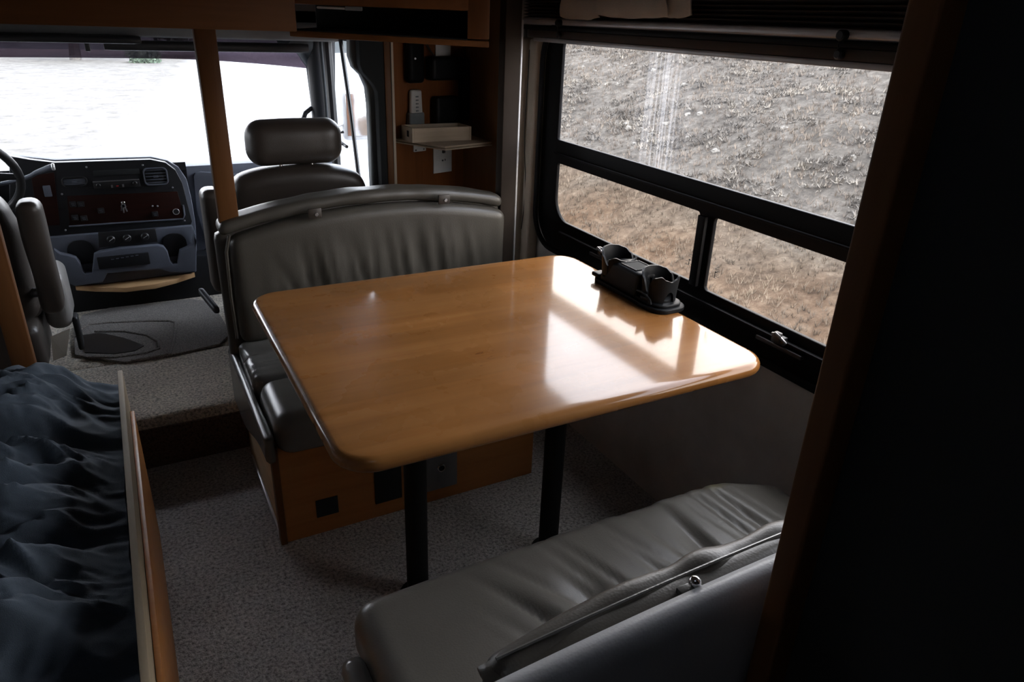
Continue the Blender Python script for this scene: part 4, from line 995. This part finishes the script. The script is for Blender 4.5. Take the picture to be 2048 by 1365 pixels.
def bushes():
    rnd = random.Random(5); v = []; f = []
    for k in range(3600):
        x = 7.2+rnd.random()**1.1*9.5; y = x*rnd.uniform(.6, 1.7)
        if nz(x*.9, y*.9, 40) < -.08: continue
        s = rnd.uniform(.05, .14); z = hillz(x, y); st_ = rnd.uniform(.8, 1.5)
        for t in range(20):
            a = rnd.uniform(0, 6.283); e = rnd.uniform(.05, 1.3); l = s*rnd.uniform(.5, 1.1); w = s*rnd.uniform(.06, .16); r0 = s*rnd.uniform(0, .7)*st_; a0 = rnd.uniform(0, 6.283)
            bx_, by_ = x+r0*math.cos(a0), y+r0*math.sin(a0); dx, dy = math.cos(a), math.sin(a); i = len(v)
            v += [(bx_-dy*w, by_+dx*w, z), (bx_+dy*w, by_-dx*w, z), (bx_+dx*l*math.cos(e), by_+dy*l*math.cos(e), z+l*math.sin(e)*.8)]; f.append((i, i+1, i+2))
    m, nt, b = nodes('grey_scrub'); n1_ = noisen(nt, coords(nt), 1.2, 2); n2_ = noisen(nt, coords(nt), 24, 3, .7)
    mu = N(nt, 'ShaderNodeMath', operation='MULTIPLY_ADD'); nt.links.new(n1_, mu.inputs[0]); mu.inputs[1].default_value = .6; h2 = N(nt, 'ShaderNodeMath', operation='MULTIPLY'); nt.links.new(n2_, h2.inputs[0]); h2.inputs[1].default_value = .4; nt.links.new(h2.outputs[0], mu.inputs[2])
    nt.links.new(ramp(nt, mu.outputs[0], [(.38, (.10, .094, .086)), (.5, (.18, .166, .148)), (.6, (.29, .265, .225))]), b.inputs['Base Color'])
    b.inputs['Roughness'].default_value = 1; b.inputs['Specular IOR Level'].default_value = 0; 
    o = mesh_obj('scrub_vegetation', v, f, m, None, False); tag(o, 'low grey brown scrub clumps covering the slope outside the side window', 'scrub', None, 'stuff')
bushes()
# pale rocks on the slope
def rock_mesh(sd):
    bm = bmesh.new(); bmesh.ops.create_icosphere(bm, subdivisions=2, radius=1)
    for v_ in bm.verts: v_.co *= 1+.7*noise.noise(v_.co*1.6+Vector((sd, 0, 0))); v_.co.z *= .6
    me = bpy.data.meshes.new('rock'); bm.to_mesh(me); bm.free(); me.materials.append(M['rock']); return me
M['rock'] = simple('pale_limestone', (0.223, 0.214, 0.195), .9, var=.25, scale=14)
rms = [rock_mesh(k*3.1) for k in range(4)]; rnd = random.Random(11)
for k in range(60):
    x = rnd.uniform(7.5, 14.5); y = x*rnd.uniform(.72, 1.65)
    o = bpy.data.objects.new('rock', rms[k % 4]); col.objects.link(o); s = rnd.uniform(.02, .06)
    o.location = (x, y, hillz(x, y)-s*.05); o.scale = (s*1.2, s, s*1.2); o.rotation_euler = (0, 0, rnd.uniform(0, 6))
    tag(o, 'small pale limestone rock lying among the scrub on the hillside', 'rock', 'pale rocks scattered on the hillside')
# trees beyond the lot
M['leaf'] = simple('dark_oak_leaves', (.030, .040, .026), .8, var=.5, scale=2)
M['bark'] = simple('grey_bark', (.10, .09, .08), .9, var=.3)
M['shrub'] = simple('grey_green_shrub', (.10, .14, .09), .9, var=.4, scale=3)
def leaf_ball(bm, c, r, n, s, rnd, flat=.75):
    for k in range(n):
        d = Vector((rnd.gauss(0, 1), rnd.gauss(0, 1), rnd.gauss(0, 1))).normalized()*r*rnd.uniform(.55, 1.0)
        p = Vector(c)+Vector((d.x, d.y, d.z*flat)); a = Vector((rnd.gauss(0, 1), rnd.gauss(0, 1), rnd.gauss(0, 1))).normalized(); b = a.orthogonal().normalized()
        q = [p+a*s, p+b*s, p-a*s, p-b*s]; bm.faces.new([bm.verts.new(x) for x in q])
def tree(x, y, h, label, sd, group='oak trees beyond the lot'):
    rnd = random.Random(sd); t = thing('oak_tree', (x, y, GZ), label, 'tree', group)
    bm = bmesh.new(); tube(bm, [(x, y, GZ-.1), (x+.1, y, GZ+h*.25), (x+.3*rnd.uniform(-1, 1), y, GZ+h*.55)], [.28, .2, .12], 8)
    for k in range(3): tube(bm, [(x, y, GZ+h*.2), (x+rnd.uniform(-1.4, 1.4), y+rnd.uniform(-1, 1), GZ+h*.5)], [.14, .06], 6)
    bm_obj('trunk', bm, 'bark', t)
    bm = bmesh.new()
    for k in range(9):
        c = (x+rnd.uniform(-1.9, 1.9), y+rnd.uniform(-1.5, 1.5), GZ+h*rnd.uniform(.32, .9)); r = rnd.uniform(1.1, 1.8)
        bmesh.ops.create_icosphere(bm, subdivisions=2, radius=r*.75, matrix=Matrix.Translation(c)); leaf_ball(bm, c, r*1.15, 260, .16, rnd)
    bm_obj('crown', bm, 'leaf', t, False)
for k, (x, y, h, lb) in enumerate([(-1.1, 44.2, 6, 'dark oak whose pale forked trunk shows below the tint band'), (-8.5, 46, 6, 'dark oak at the far left edge of the windshield'), (5.5, 48, 6, 'dark oak behind the grey green shrubs beyond the lot'),
                               (12.5, 47, 6, 'dark oak above the passenger headrest, seen through the windshield'), (19.5, 50, 6, 'dark oak seen through the passenger door window'), (-16, 48, 6, 'dark oak farthest out on the steering wheel side')]):
    tree(x, y, h, lb, 20+k)
def shrub(x, y, r, label, sd):
    rnd = random.Random(sd); bm = bmesh.new()
    for k in range(4):
        c = (x+rnd.uniform(-r, r), y, GZ+r*.35); bmesh.ops.create_icosphere(bm, subdivisions=2, radius=r*.5, matrix=Matrix.Translation(c)); leaf_ball(bm, c, r*.75, 160, .09, rnd)
    o = bm_obj('shrub', bm, 'shrub', None, False); tag(o, label, 'shrub')
shrub(2.6, 42.5, 1.0, 'grey green shrub below the dark oaks, beyond the lot', 1); shrub(-9.5, 43, .8, 'low grey green shrub at the left end of the lot', 2)
# wooded ridge behind the trees
M['ridge'] = simple('distant_woodland', (.022, .026, .024), 1, var=.5, scale=.6)
def rz(x, y): 
    t = sstep(52, 68, y); return GZ-.2 + t*(4.2+.8*nz(x*.15, 1)+.5*nz(x*.6, y*.6, 3))
terrain('hills', list(np.linspace(-60, 60, 160)), list(np.linspace(51, 72, 24)), 'ridge', rz)
